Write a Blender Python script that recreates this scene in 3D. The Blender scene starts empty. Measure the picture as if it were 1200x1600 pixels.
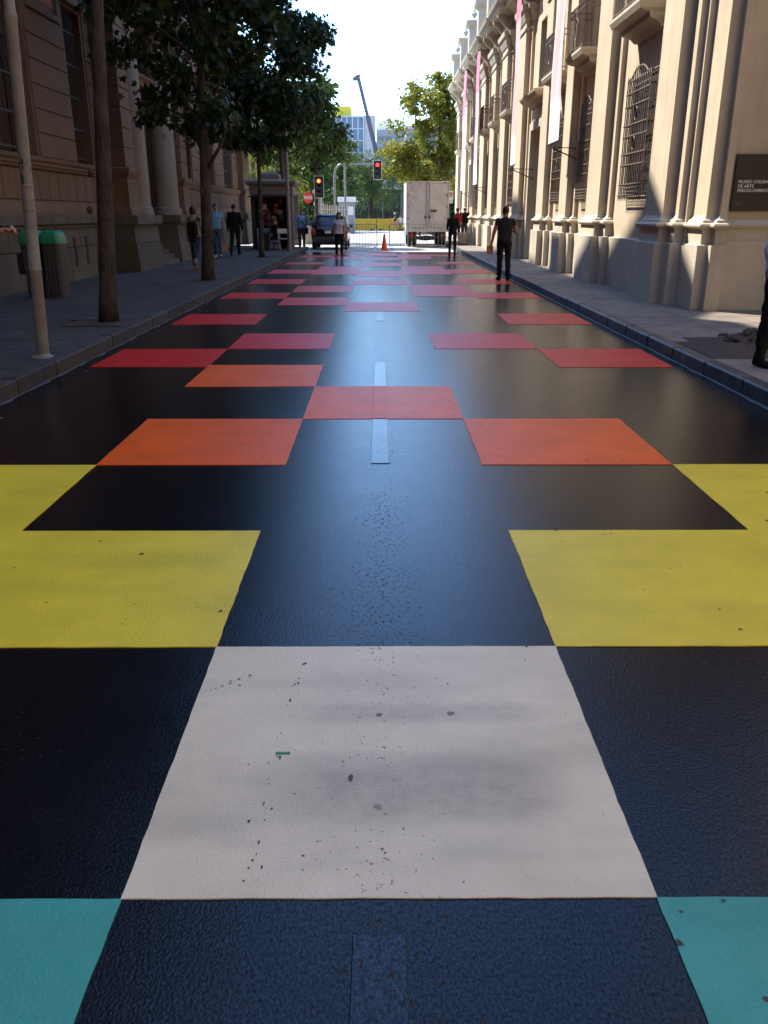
import bpy, bmesh, math, random
import numpy as np
from mathutils import Vector, Matrix, Quaternion
from mathutils.kdtree import KDTree
random.seed(7)
rng = np.random.default_rng(11)
R = math.radians
sc = bpy.context.scene
C = sc.collection
PI = math.pi

# ------------------------------------------------------------------ camera, sky, sun, exposure
cam_d = bpy.data.cameras.new('camera')
cam = bpy.data.objects.new('camera', cam_d); C.objects.link(cam)
cam.location = (0, 0, 1.6)
cam.rotation_euler = (R(90 - 19.79), 0, R(-0.235))
cam_d.sensor_fit = 'VERTICAL'; cam_d.sensor_height = 17.3; cam_d.lens = 14.0
cam_d.clip_start = 0.05; cam_d.clip_end = 3000
sc.camera = cam

SUN_EL, SUN_AZ = R(50), R(45)          # azimuth counted from +y towards -x
sdir = Vector((-math.sin(SUN_AZ) * math.cos(SUN_EL), math.cos(SUN_AZ) * math.cos(SUN_EL), math.sin(SUN_EL)))
world = bpy.data.worlds.new('World'); sc.world = world; world.use_nodes = True
wn = world.node_tree
sky = wn.nodes.new('ShaderNodeTexSky'); sky.sky_type = 'NISHITA'; sky.sun_disc = False
sky.sun_elevation = SUN_EL; sky.sun_rotation = -SUN_AZ
sky.air_density = 1.0; sky.dust_density = .05; sky.ozone_density = 6.5
bg = wn.nodes['Background']; bg.inputs[1].default_value = 0.15
wn.links.new(sky.outputs[0], bg.inputs[0])
sun_d = bpy.data.lights.new('sun', 'SUN'); sun_d.energy = 3.2; sun_d.angle = R(0.53); sun_d.color = (1, .93, .82)
sun = bpy.data.objects.new('sun', sun_d); C.objects.link(sun)
sun.rotation_euler = sdir.to_track_quat('Z', 'Y').to_euler()
sc.view_settings.view_transform = 'Standard'; sc.view_settings.look = 'None'
sc.view_settings.gamma = 1; sc.view_settings.exposure = 1.9

# ------------------------------------------------------------------ materials
MATS = {}
def nt_new(name):
    m = bpy.data.materials.new(name); m.use_nodes = True
    return m, m.node_tree, m.node_tree.nodes['Principled BSDF']
def setin(b, **k):
    for a, v in k.items(): b.inputs[a.replace('_', ' ')].default_value = v
def tex_noise(nt, scale, detail=4, rough=.55, vec=None, dist=0):
    n = nt.nodes.new('ShaderNodeTexNoise'); n.inputs['Scale'].default_value = scale
    n.inputs['Detail'].default_value = detail; n.inputs['Roughness'].default_value = rough
    n.inputs['Distortion'].default_value = dist
    if vec: nt.links.new(vec, n.inputs['Vector'])
    return n
def ramp(nt, fac, stops):
    r = nt.nodes.new('ShaderNodeValToRGB'); e = r.color_ramp.elements
    while len(e) < len(stops): e.new(.5)
    for i, (p, c) in enumerate(stops):
        e[i].position = p; e[i].color = (*c, 1) if len(c) == 3 else c
    nt.links.new(fac, r.inputs[0]); return r
def mixc(nt, fac, a, b, mode='MIX'):
    m = nt.nodes.new('ShaderNodeMix'); m.data_type = 'RGBA'; m.blend_type = mode
    for s, v in ((0, fac), (6, a), (7, b)):
        if isinstance(v, (int, float)): m.inputs[s].default_value = v
        elif isinstance(v, tuple): m.inputs[s].default_value = (*v[:3], 1)
        else: nt.links.new(v, m.inputs[s])
    return m.outputs[2]
def mat(name, col, rough=.7, var=.18, scale=3, bump=.0, bscale=60, metal=0, spec=.5, dirt=None, dscale=1.2, rndobj=.0):
    if name in MATS: return MATS[name]
    m, nt, b = nt_new(name)
    tc = nt.nodes.new('ShaderNodeNewGeometry').outputs['Position']
    n = tex_noise(nt, scale, 6, .6, tc)
    lo = tuple(c * (1 - var) for c in col); hi = tuple(min(1, c * (1 + var)) for c in col)
    c = ramp(nt, n.outputs[0], [(.3, lo), (.7, hi)]).outputs[0]
    if dirt:
        n2 = tex_noise(nt, dscale, 8, .65, tc)
        f = ramp(nt, n2.outputs[0], [(.48, (0, 0, 0)), (.72, (1, 1, 1))]).outputs[0]
        c = mixc(nt, f, c, dirt)
    if rndobj:
        oi = nt.nodes.new('ShaderNodeObjectInfo')
        mr = nt.nodes.new('ShaderNodeMapRange'); mr.inputs[3].default_value = 1 - rndobj; mr.inputs[4].default_value = 1 + rndobj
        nt.links.new(oi.outputs['Random'], mr.inputs[0])
        hs = nt.nodes.new('ShaderNodeHueSaturation'); nt.links.new(c, hs.inputs['Color']); nt.links.new(mr.outputs[0], hs.inputs['Value'])
        c = hs.outputs[0]
    nt.links.new(c, b.inputs['Base Color'])
    setin(b, Roughness=rough, Metallic=metal); b.inputs['Specular IOR Level'].default_value = spec
    if bump:
        n3 = tex_noise(nt, bscale, 5, .6, tc)
        bp = nt.nodes.new('ShaderNodeBump'); bp.inputs['Strength'].default_value = bump; bp.inputs['Distance'].default_value = .02
        nt.links.new(n3.outputs[0], bp.inputs['Height']); nt.links.new(bp.outputs[0], b.inputs['Normal'])
    MATS[name] = m; return m
def mat_emit(name, col, strength):
    if name in MATS: return MATS[name]
    m, nt, b = nt_new(name); setin(b, Base_Color=(*col, 1), Roughness=.4)
    b.inputs['Emission Color'].default_value = (*col, 1); b.inputs['Emission Strength'].default_value = strength
    MATS[name] = m; return m
def mat_paint(name, col, rough=.36, wear=.5, bumpk=.35, fleck=(.05, .04, .03), coat=.0, ior=1.32, fl=.0, smudge=False):
    """road paint rolled over coarse asphalt: pebbled relief, oily spots, scuffs and worn flecks"""
    if name in MATS: return MATS[name]
    m, nt, b = nt_new(name)
    L = nt.links.new
    P = nt.nodes.new('ShaderNodeNewGeometry').outputs['Position']
    n1 = tex_noise(nt, 2.2, 6, .62, P)
    c = ramp(nt, n1.outputs[0], [(.28, tuple(x * .84 for x in col)), (.72, tuple(min(1, x * 1.1) for x in col))]).outputs[0]
    # broad rubber smears running across the lane
    mp = nt.nodes.new('ShaderNodeMapping'); mp.inputs['Scale'].default_value = (.55, 2.4, 1); L(P, mp.inputs[0])
    n2 = tex_noise(nt, 1.5, 4, .5, mp.outputs[0])
    f2 = ramp(nt, n2.outputs[0], [(.50, (0, 0, 0)), (.70, (.62 * wear,) * 3)]).outputs[0]
    c = mixc(nt, f2, c, tuple(x * .45 + .01 for x in col))
    # spots of gum and oil
    v = nt.nodes.new('ShaderNodeTexVoronoi'); v.voronoi_dimensions = '2D'; v.inputs['Scale'].default_value = 4.2; v.inputs['Randomness'].default_value = 1; L(P, v.inputs['Vector'])
    nd = tex_noise(nt, 42, 4, .7, P)
    ad = nt.nodes.new('ShaderNodeMath'); ad.operation = 'MULTIPLY_ADD'; L(nd.outputs[0], ad.inputs[0]); ad.inputs[1].default_value = -.10; sx = nt.nodes.new('ShaderNodeSeparateColor'); L(v.outputs['Color'], sx.inputs[0])
    dv = nt.nodes.new('ShaderNodeMath'); dv.operation = 'MULTIPLY_ADD'; L(sx.outputs[1], dv.inputs[0]); dv.inputs[1].default_value = .045; L(v.outputs['Distance'], dv.inputs[2]); L(dv.outputs[0], ad.inputs[2])
    f3 = ramp(nt, ad.outputs[0], [(-.012, (1, 1, 1)), (.010, (0, 0, 0))]).outputs[0]
    sel = nt.nodes.new('ShaderNodeMath'); sel.operation = 'GREATER_THAN'; sel.inputs[1].default_value = .86
    L(sx.outputs[0], sel.inputs[0])
    mu = nt.nodes.new('ShaderNodeMath'); mu.operation = 'MULTIPLY'; L(f3, mu.inputs[0]); L(sel.outputs[0], mu.inputs[1])
    c = mixc(nt, mu.outputs[0], c, fleck)
    # tiny worn flecks, gathered along the wheel line of the street
    n4 = tex_noise(nt, 55, 3, .7, P); n5 = tex_noise(nt, 1.1, 3, .5, P)
    sp = nt.nodes.new('ShaderNodeSeparateXYZ'); L(P, sp.inputs[0])
    ab = nt.nodes.new('ShaderNodeMath'); ab.operation = 'ABSOLUTE'; L(sp.outputs[0], ab.inputs[0])
    mr = nt.nodes.new('ShaderNodeMapRange'); mr.inputs[1].default_value = 0; mr.inputs[2].default_value = .35; mr.inputs[3].default_value = .10; mr.inputs[4].default_value = 0; L(ab.outputs[0], mr.inputs[0])
    a1 = nt.nodes.new('ShaderNodeMath'); a1.operation = 'MULTIPLY_ADD'; L(n5.outputs[0], a1.inputs[0]); a1.inputs[1].default_value = .16; L(n4.outputs[0], a1.inputs[2])
    a2 = nt.nodes.new('ShaderNodeMath'); a2.operation = 'ADD'; L(a1.outputs[0], a2.inputs[0]); L(mr.outputs[0], a2.inputs[1])
    f4 = ramp(nt, a2.outputs[0], [(.80 - fl, (0, 0, 0)), (.84 - fl, (.8, .8, .8))]).outputs[0]
    c = mixc(nt, f4, c, tuple(.5 * x + .5 * y for x, y in zip(fleck, (.09, .07, .05))))
    if smudge:      # the grey rubbed patch left by turning tyres on the pale square
        sb_ = None
        for yc, w_, k_ in ((2.03, .13, 1.0), (2.42, .05, .6)):
            su = nt.nodes.new('ShaderNodeMath'); su.operation = 'SUBTRACT'; L(sp.outputs[1], su.inputs[0]); su.inputs[1].default_value = yc
            a_ = nt.nodes.new('ShaderNodeMath'); a_.operation = 'ABSOLUTE'; L(su.outputs[0], a_.inputs[0])
            m_ = nt.nodes.new('ShaderNodeMapRange'); m_.interpolation_type = 'SMOOTHSTEP'; m_.inputs[1].default_value = w_ * 1.7; m_.inputs[2].default_value = w_ * .4; m_.inputs[3].default_value = 0; m_.inputs[4].default_value = k_; L(a_.outputs[0], m_.inputs[0])
            if sb_ is None: sb_ = m_.outputs[0]
            else:
                mx_ = nt.nodes.new('ShaderNodeMath'); mx_.operation = 'MAXIMUM'; L(sb_, mx_.inputs[0]); L(m_.outputs[0], mx_.inputs[1]); sb_ = mx_.outputs[0]
        mxr = nt.nodes.new('ShaderNodeMapRange'); mxr.interpolation_type = 'SMOOTHSTEP'; mxr.inputs[1].default_value = -.45; mxr.inputs[2].default_value = -.1; L(sp.outputs[0], mxr.inputs[0])
        mxq = nt.nodes.new('ShaderNodeMapRange'); mxq.interpolation_type = 'SMOOTHSTEP'; mxq.inputs[1].default_value = .62; mxq.inputs[2].default_value = .40; L(sp.outputs[0], mxq.inputs[0])
        ns = tex_noise(nt, 9, 6, .7, P); fs_ = ramp(nt, ns.outputs[0], [(.25, (.35,) * 3), (.75, (1.0,) * 3)]).outputs[0]
        for q_ in (mxr.outputs[0], mxq.outputs[0], fs_):
            mm = nt.nodes.new('ShaderNodeMath'); mm.operation = 'MULTIPLY'; L(sb_, mm.inputs[0]); L(q_, mm.inputs[1]); sb_ = mm.outputs[0]
        c = mixc(nt, sb_, c, (.42, .34, .24))
    L(c, b.inputs['Base Color'])
    spm = nt.nodes.new('ShaderNodeMath'); spm.operation = 'MULTIPLY_ADD'; L(f4, spm.inputs[0]); spm.inputs[1].default_value = -.5
    mg = nt.nodes.new('ShaderNodeMapping'); mg.inputs['Scale'].default_value = (1.0, .55, 1); L(P, mg.inputs[0])
    ng = tex_noise(nt, 150, 4, .7, mg.outputs[0]); gr = nt.nodes.new('ShaderNodeMapRange'); gr.inputs[1].default_value = .36; gr.inputs[2].default_value = .62; gr.inputs[3].default_value = .20; gr.inputs[4].default_value = .66
    L(ng.outputs[0], gr.inputs[0]); L(gr.outputs[0], spm.inputs[2]); spm.use_clamp = True; L(spm.outputs[0], b.inputs['Specular IOR Level'])
    b.inputs['IOR'].default_value = ior; b.inputs['Coat Weight'].default_value = coat; b.inputs['Coat Roughness'].default_value = .23; b.inputs['Coat IOR'].default_value = 1.55
    # roughness: glossy coat, dull where flecked or scuffed
    n6 = tex_noise(nt, 4.0, 6, .7, P)
    rr = nt.nodes.new('ShaderNodeMapRange'); rr.inputs[1].default_value = .3; rr.inputs[2].default_value = .7; rr.inputs[3].default_value = rough - .025; rr.inputs[4].default_value = rough + .04; L(n6.outputs[0], rr.inputs[0])
    ro = nt.nodes.new('ShaderNodeMath'); ro.operation = 'MULTIPLY_ADD'; L(f4, ro.inputs[0]); ro.inputs[1].default_value = .35; L(rr.outputs[0], ro.inputs[2])
    L(ro.outputs[0], b.inputs['Roughness'])
    # relief of the aggregate
    nb = tex_noise(nt, 120, 4, .6, P); vb = nt.nodes.new('ShaderNodeTexVoronoi'); vb.feature = 'SMOOTH_F1'; vb.inputs['Scale'].default_value = 150; L(P, vb.inputs['Vector'])
    hb = nt.nodes.new('ShaderNodeMath'); hb.operation = 'MULTIPLY_ADD'; L(vb.outputs['Distance'], hb.inputs[0]); hb.inputs[1].default_value = -.7; L(nb.outputs[0], hb.inputs[2])
    bp = nt.nodes.new('ShaderNodeBump'); bp.inputs['Strength'].default_value = bumpk; bp.inputs['Distance'].default_value = .006
    L(hb.outputs[0], bp.inputs['Height']); L(bp.outputs[0], b.inputs['Normal']); L(bp.outputs[0], b.inputs['Coat Normal'])
    MATS[name] = m; return m
def mat_leaf(name, c1, c2, trans=.45):
    if name in MATS: return MATS[name]
    m, nt, b = nt_new(name); L = nt.links.new
    at = nt.nodes.new('ShaderNodeAttribute'); at.attribute_name = 'leafvar'
    c = ramp(nt, at.outputs['Fac'], [(0, c1), (1, c2)]).outputs[0]
    L(c, b.inputs['Base Color']); setin(b, Roughness=.5); b.inputs['Specular IOR Level'].default_value = .35
    tr = nt.nodes.new('ShaderNodeBsdfTranslucent'); c2_ = mixc(nt, 1.0, c, (1.0, 1.15, .45), 'MULTIPLY')
    L(mixc(nt, .5, c, c2_), tr.inputs[0])
    mx = nt.nodes.new('ShaderNodeMixShader'); mx.inputs[0].default_value = trans
    L(b.outputs[0], mx.inputs[1]); L(tr.outputs[0], mx.inputs[2]); L(mx.outputs[0], nt.nodes['Material Output'].inputs[0])
    MATS[name] = m; return m
def mat_glass(name, col=(.02, .03, .04), rough=.08):
    return mat(name, col, rough, .1, 2, spec=.8)
def mat_wall(name, col, dirt, bumps=.25, streak=.35):
    """lime render: mottled tone, rain streaks down the face, grime near mouldings"""
    if name in MATS: return MATS[name]
    m, nt, b = nt_new(name); L = nt.links.new
    P = nt.nodes.new('ShaderNodeNewGeometry').outputs['Position']
    n1 = tex_noise(nt, 1.3, 8, .62, P)
    c = ramp(nt, n1.outputs[0], [(.3, tuple(x * .86 for x in col)), (.7, tuple(min(1, x * 1.08) for x in col))]).outputs[0]
    mp = nt.nodes.new('ShaderNodeMapping'); mp.inputs['Scale'].default_value = (3, 3, .16); L(P, mp.inputs[0])
    n2 = tex_noise(nt, 2.0, 6, .65, mp.outputs[0])
    f2 = ramp(nt, n2.outputs[0], [(.5, (0, 0, 0)), (.78, (streak,) * 3)]).outputs[0]
    c = mixc(nt, f2, c, dirt)
    n3 = tex_noise(nt, 7, 8, .7, P)
    f3 = ramp(nt, n3.outputs[0], [(.58, (0, 0, 0)), (.8, (.45, .45, .45))]).outputs[0]
    c = mixc(nt, f3, c, dirt)
    L(c, b.inputs['Base Color']); setin(b, Roughness=.85); b.inputs['Specular IOR Level'].default_value = .25
    nb = tex_noise(nt, 26, 6, .6, P)
    bp = nt.nodes.new('ShaderNodeBump'); bp.inputs['Strength'].default_value = bumps; bp.inputs['Distance'].default_value = .012
    L(nb.outputs[0], bp.inputs['Height']); L(bp.outputs[0], b.inputs['Normal'])
    MATS[name] = m; return m

M_black = mat_paint('paint_black', (.002, .002, .004), .185, .3, .15, (.010, .009, .008), .0, 1.38, .05)
M_white = mat_paint('paint_white', (.84, .70, .475), .34, .5, .26, smudge=True)
M_yel = mat_paint('paint_yellow', (.88, .66, .045), .36, .35, .30)
M_org = mat_paint('paint_orange', (.92, .125, .004), .38, .3, .30)
M_red = mat_paint('paint_red', (.66, .022, .018), .36, .3, .30)
M_teal = mat_paint('paint_teal', (.075, .37, .295), .36, .3, .30)
M_gut = mat('gutter_overspray', (.13, .14, .16), .45, .5, 9, .4, 60, dirt=(.04, .04, .05), dscale=7)
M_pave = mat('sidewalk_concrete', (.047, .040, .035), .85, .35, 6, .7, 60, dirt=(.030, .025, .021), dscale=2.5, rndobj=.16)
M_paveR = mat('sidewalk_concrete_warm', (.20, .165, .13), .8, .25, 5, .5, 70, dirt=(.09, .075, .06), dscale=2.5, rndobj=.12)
M_kerb = mat('kerb_granite', (.046, .036, .031), .8, .4, 10, .9, 30, dirt=(.022, .018, .016), dscale=6, rndobj=.2)
M_kerbR = mat('kerb_painted_black', (.022, .022, .026), .45, .4, 10, .5, 40, dirt=(.09, .09, .10), dscale=5, rndobj=.2)
M_soil = mat('soil', (.055, .040, .030), .95, .4, 14, .9, 30)
M_plaza = mat('plaza_concrete', (.40, .38, .35), .8, .1, .6, .2, 40, dirt=(.30, .285, .26), dscale=.35)
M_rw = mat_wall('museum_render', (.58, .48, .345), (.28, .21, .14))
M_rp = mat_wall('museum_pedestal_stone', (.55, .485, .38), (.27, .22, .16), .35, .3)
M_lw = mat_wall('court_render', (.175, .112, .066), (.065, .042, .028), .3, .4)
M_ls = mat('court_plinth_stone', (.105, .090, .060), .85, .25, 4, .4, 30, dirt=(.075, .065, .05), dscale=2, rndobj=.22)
M_terra = mat('terracotta_panel', (.36, .10, .055), .8, .15, 4)
M_dark = mat('dark_void', (.012, .010, .010), .6, .2, 3)
M_wood = mat('dark_door_wood', (.035, .022, .014), .55, .3, 6)
M_iron = mat('wrought_iron', (.17, .125, .09), .6, .3, 20, .3, 60, metal=.2)
M_iron2 = mat('black_iron', (.030, .022, .020), .6, .3, 20)
M_steel = mat('galvanised_steel', (.22, .215, .21), .42, .12, 9, metal=.6)
M_pole = mat('grey_pole_paint', (.20, .185, .17), .48, .25, 7, metal=.0)
def mat_bark(name, col, dark):
    m, nt, b = nt_new(name); L = nt.links.new
    P = nt.nodes.new('ShaderNodeNewGeometry').outputs['Position']
    mp = nt.nodes.new('ShaderNodeMapping'); mp.inputs['Scale'].default_value = (1, 1, .13); L(P, mp.inputs[0])
    n1 = tex_noise(nt, 46, 5, .65, mp.outputs[0], .6); n2 = tex_noise(nt, 3, 5, .6, P)
    c = ramp(nt, n1.outputs[0], [(.36, dark), (.58, col)]).outputs[0]
    f = ramp(nt, n2.outputs[0], [(.45, (0, 0, 0)), (.7, (.6, .6, .6))]).outputs[0]
    L(mixc(nt, f, c, tuple(x * 1.5 for x in col)), b.inputs['Base Color']); setin(b, Roughness=.92); b.inputs['Specular IOR Level'].default_value = .2
    bp = nt.nodes.new('ShaderNodeBump'); bp.inputs['Strength'].default_value = .9; bp.inputs['Distance'].default_value = .025
    L(n1.outputs[0], bp.inputs['Height']); L(bp.outputs[0], b.inputs['Normal']); return m
M_bark = mat_bark('bark', (.072, .056, .045), (.018, .014, .012))
M_barkL = mat('bark_pale', (.17, .14, .10), .9, .35, 6, .9, 20)
M_glass = mat_glass('window_glass')
M_blk = mat('black_plastic', (.016, .016, .017), .5, .2, 8)
M_rub = mat('tyre_rubber', (.018, .018, .018), .85, .2, 10)
M_green_chip = mat('green_plastic', (.02, .25, .10), .4, .1, 9)
M_wht = mat('white_paint', (.75, .74, .71), .45, .06, 4)
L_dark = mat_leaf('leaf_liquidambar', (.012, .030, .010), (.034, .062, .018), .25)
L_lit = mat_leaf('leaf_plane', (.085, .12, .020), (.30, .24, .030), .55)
L_will = mat_leaf('leaf_willow', (.065, .105, .045), (.12, .16, .06), .4)
L_park = mat_leaf('leaf_park', (.035, .070, .016), (.085, .12, .03), .45)

# ------------------------------------------------------------------ mesh helpers
def wloc(o):
    v = Vector((0, 0, 0))
    while o is not None: v += o.location; o = o.parent
    return v
class MB:
    def __init__(s): s.v = []; s.f = []; s.m = []; s.cur = 0
    def add(s, vs, fs):
        b = len(s.v); s.v += [tuple(p) for p in vs]
        for f in fs: s.f.append(tuple(i + b for i in f)); s.m.append(s.cur)
        return s
    def box(s, x0, x1, y0, y1, z0, z1):
        return s.add([(x0, y0, z0), (x1, y0, z0), (x1, y1, z0), (x0, y1, z0), (x0, y0, z1), (x1, y0, z1), (x1, y1, z1), (x0, y1, z1)],
                     [(0, 3, 2, 1), (4, 5, 6, 7), (0, 1, 5, 4), (1, 2, 6, 5), (2, 3, 7, 6), (3, 0, 4, 7)])
    def cbox(s, x0, x1, y0, y1, z0, z1, c=.012):
        X, Y, Z = (x0, x1), (y0, y1), (z0, z1); vs = []; id = {}
        for i in (0, 1):
            for j in (0, 1):
                for k in (0, 1):
                    dx, dy, dz = c * (1 - 2 * i), c * (1 - 2 * j), c * (1 - 2 * k)
                    for a, p in enumerate(((X[i], Y[j] + dy, Z[k] + dz), (X[i] + dx, Y[j], Z[k] + dz), (X[i] + dx, Y[j] + dy, Z[k]))):
                        id[i, j, k, a] = len(vs); vs.append(p)
        fs = []
        g = lambda i, j, k, a: id[i, j, k, a]
        fs += [(g(0, 0, 0, 0), g(0, 0, 1, 0), g(0, 1, 1, 0), g(0, 1, 0, 0)), (g(1, 0, 0, 0), g(1, 1, 0, 0), g(1, 1, 1, 0), g(1, 0, 1, 0)),
               (g(0, 0, 0, 1), g(1, 0, 0, 1), g(1, 0, 1, 1), g(0, 0, 1, 1)), (g(0, 1, 0, 1), g(0, 1, 1, 1), g(1, 1, 1, 1), g(1, 1, 0, 1)),
               (g(0, 0, 0, 2), g(0, 1, 0, 2), g(1, 1, 0, 2), g(1, 0, 0, 2)), (g(0, 0, 1, 2), g(1, 0, 1, 2), g(1, 1, 1, 2), g(0, 1, 1, 2))]
        for i in (0, 1):
            for j in (0, 1):
                q = (g(i, j, 0, 0), g(i, j, 0, 1), g(i, j, 1, 1), g(i, j, 1, 0)); fs.append(q if i == j else q[::-1])
                q = (g(i, 0, j, 0), g(i, 1, j, 0), g(i, 1, j, 2), g(i, 0, j, 2)); fs.append(q if i == j else q[::-1])
                q = (g(0, i, j, 1), g(0, i, j, 2), g(1, i, j, 2), g(1, i, j, 1)); fs.append(q if i == j else q[::-1])
                for k in (0, 1):
                    q = (g(i, j, k, 0), g(i, j, k, 1), g(i, j, k, 2)); fs.append(q)
        return s.add(vs, fs)
    def tube(s, pts, rs, n=10, cap=True, flat=1.0):
        pts = [Vector(p) for p in pts]
        if not hasattr(rs, '__len__'): rs = [rs] * len(pts)
        b = len(s.v); up = None; fs = []; vs = []
        for i, p in enumerate(pts):
            t = (pts[min(i + 1, len(pts) - 1)] - pts[max(i - 1, 0)])
            t = t.normalized() if t.length > 1e-9 else Vector((0, 0, 1))
            if up is None: up = Vector((1, 0, 0)) if abs(t.x) < .8 else Vector((0, 1, 0))
            a = (up - t * up.dot(t)).normalized(); up = a; bb = t.cross(a)
            for k in range(n):
                th = 2 * PI * k / n
                vs.append(p + a * (rs[i] * math.cos(th)) + bb * (rs[i] * flat * math.sin(th)))
        for i in range(len(pts) - 1):
            for k in range(n):
                k2 = (k + 1) % n; fs.append((i * n + k, i * n + k2, (i + 1) * n + k2, (i + 1) * n + k))
        if cap:
            fs.append(tuple(range(n))[::-1]); fs.append(tuple((len(pts) - 1) * n + k for k in range(n)))
        return s.add(vs, fs)
    def lathe(s, prof, c=(0, 0, 0), n=20, axis='z', sx=1, sy=1):
        vs = []; fs = []
        for r, z in prof:
            for k in range(n):
                th = 2 * PI * k / n; x, y = r * math.cos(th) * sx, r * math.sin(th) * sy
                p = {'z': (x, y, z), 'x': (z, x, y), 'y': (y, z, x)}[axis]
                vs.append((p[0] + c[0], p[1] + c[1], p[2] + c[2]))
        m = len(prof)
        for i in range(m - 1):
            for k in range(n):
                k2 = (k + 1) % n; fs.append((i * n + k, i * n + k2, (i + 1) * n + k2, (i + 1) * n + k))
        fs.append(tuple(range(n))[::-1]); fs.append(tuple((m - 1) * n + k for k in range(n)))
        return s.add(vs, fs)
    def ell(s, c, rx, ry, rz, n=14, m=9):
        vs = [(c[0], c[1], c[2] - rz)]; fs = []
        for j in range(1, m):
            ph = -PI / 2 + PI * j / m
            for k in range(n):
                th = 2 * PI * k / n
                vs.append((c[0] + rx * math.cos(ph) * math.cos(th), c[1] + ry * math.cos(ph) * math.sin(th), c[2] + rz * math.sin(ph)))
        vs.append((c[0], c[1], c[2] + rz)); e = len(vs) - 1
        for k in range(n):
            k2 = (k + 1) % n; fs.append((0, 1 + k2, 1 + k)); fs.append((e, 1 + (m - 2) * n + k, 1 + (m - 2) * n + k2))
            for j in range(m - 2): fs.append((1 + j * n + k, 1 + j * n + k2, 1 + (j + 1) * n + k2, 1 + (j + 1) * n + k))
        return s.add(vs, fs)
    def loft_rect(s, secs):
        """secs: list of (x0,x1,y0,y1,z) rectangles stacked upwards"""
        vs = []; fs = []
        for x0, x1, y0, y1, z in secs: vs += [(x0, y0, z), (x1, y0, z), (x1, y1, z), (x0, y1, z)]
        for i in range(len(secs) - 1):
            for k in range(4):
                k2 = (k + 1) % 4; fs.append((i * 4 + k, i * 4 + k2, i * 4 + 4 + k2, i * 4 + 4 + k))
        n = len(secs); fs.append((3, 2, 1, 0)); fs.append((4 * n - 4, 4 * n - 3, 4 * n - 2, 4 * n - 1))
        return s.add(vs, fs)
    def prism(s, poly, axis, a0, a1):
        """poly in the two other axes (cyclic order), extruded along axis"""
        def P(u, v, w): return {'x': (w, u, v), 'y': (u, w, v), 'z': (u, v, w)}[axis]
        n = len(poly); vs = [P(u, v, a0) for u, v in poly] + [P(u, v, a1) for u, v in poly]
        fs = [tuple(range(n)), tuple(range(2 * n - 1, n - 1, -1))] + [(i, i + n, (i + 1) % n + n, (i + 1) % n) for i in range(n)]
        return s.add(vs, fs)
    def grid(s, rows):
        """rows of points lofted as an open sheet"""
        n = len(rows[0]); vs = [p for r in rows for p in r]
        return s.add(vs, [(i * n + k, i * n + k + 1, (i + 1) * n + k + 1, (i + 1) * n + k) for i in range(len(rows) - 1) for k in range(n - 1)])
    def mesh(s, name, mats, off=(0, 0, 0), smooth=False, fix=True):
        me = bpy.data.meshes.new(name)
        o = Vector(off); me.from_pydata([(p[0] - o.x, p[1] - o.y, p[2] - o.z) for p in s.v], [], s.f)
        for mm in (mats if isinstance(mats, (list, tuple)) else [mats]): me.materials.append(mm)
        if any(s.m): me.polygons.foreach_set('material_index', s.m)
        if fix:
            bm = bmesh.new(); bm.from_mesh(me); bmesh.ops.recalc_face_normals(bm, faces=bm.faces); bm.to_mesh(me); bm.free()
        if smooth: me.shade_smooth() if smooth is True else me.shade_smooth()
        if smooth == 'auto': me.set_sharp_from_angle(angle=R(38))
        return me
    def build(s, name, mats, parent=None, smooth=False, world=True, at=None):
        off = wloc(parent) if (parent is not None and world) else Vector((0, 0, 0))
        if at is not None: off = Vector(at)
        me = s.mesh(name, mats, off, smooth)
        o = bpy.data.objects.new(name, me); C.objects.link(o)
        if at is not None: o.location = at
        if parent is not None: o.parent = parent
        return o
def tag(o, label=None, cat=None, group=None, kind=None):
    for k, v in (('label', label), ('category', cat), ('group', group), ('kind', kind)):
        if v: o[k] = v
    return o
def thing(name, label, cat, loc=(0, 0, 0), rz=0, group=None):
    o = bpy.data.objects.new(name, None); C.objects.link(o); o.empty_display_size = .2
    o.location = loc; o.rotation_euler = (0, 0, rz); return tag(o, label, cat, group)
def link_copy(src, name, loc, parent=None):
    o = bpy.data.objects.new(name, src.data); C.objects.link(o); o.location = loc
    if parent is not None: o.parent = parent
    return o
def copy_tree(o, parent=None):
    c = o.copy(); C.objects.link(c); c.parent = parent
    for ch in [x for x in bpy.data.objects if x.parent == o]: copy_tree(ch, c)
    return c
def text_mesh(body, size, align='LEFT', extrude=.002, bold=.0, spacing=1.0):
    cu = bpy.data.curves.new('t', 'FONT'); cu.body = body; cu.size = size; cu.align_x = align; cu.extrude = extrude; cu.offset = bold
    cu.space_line = spacing; cu.resolution_u = 3
    o = bpy.data.objects.new('t', cu); C.objects.link(o)
    bpy.context.view_layer.update()
    me = bpy.data.meshes.new_from_object(o.evaluated_get(bpy.context.evaluated_depsgraph_get()))
    bpy.data.objects.remove(o); return me
def text_obj(name, me, m, parent, loc, rot):
    me.materials.clear(); me.materials.append(m)
    o = bpy.data.objects.new(name, me); C.objects.link(o); o.parent = parent; o.location = loc; o.rotation_euler = rot; return o
def sag(seq): return seq

# ------------------------------------------------------------------ ground, road, sidewalks
XK = 3.40            # kerb line
mb = MB(); mb.box(-900, 900, -300, 1500, -1.0, -.006)
tag(mb.build('ground', M_plaza), kind='structure')
road = MB().box(-XK - .02, XK + .02, -14, 38.7, -.3, 0).build('road', M_black); tag(road, kind='structure')

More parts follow.
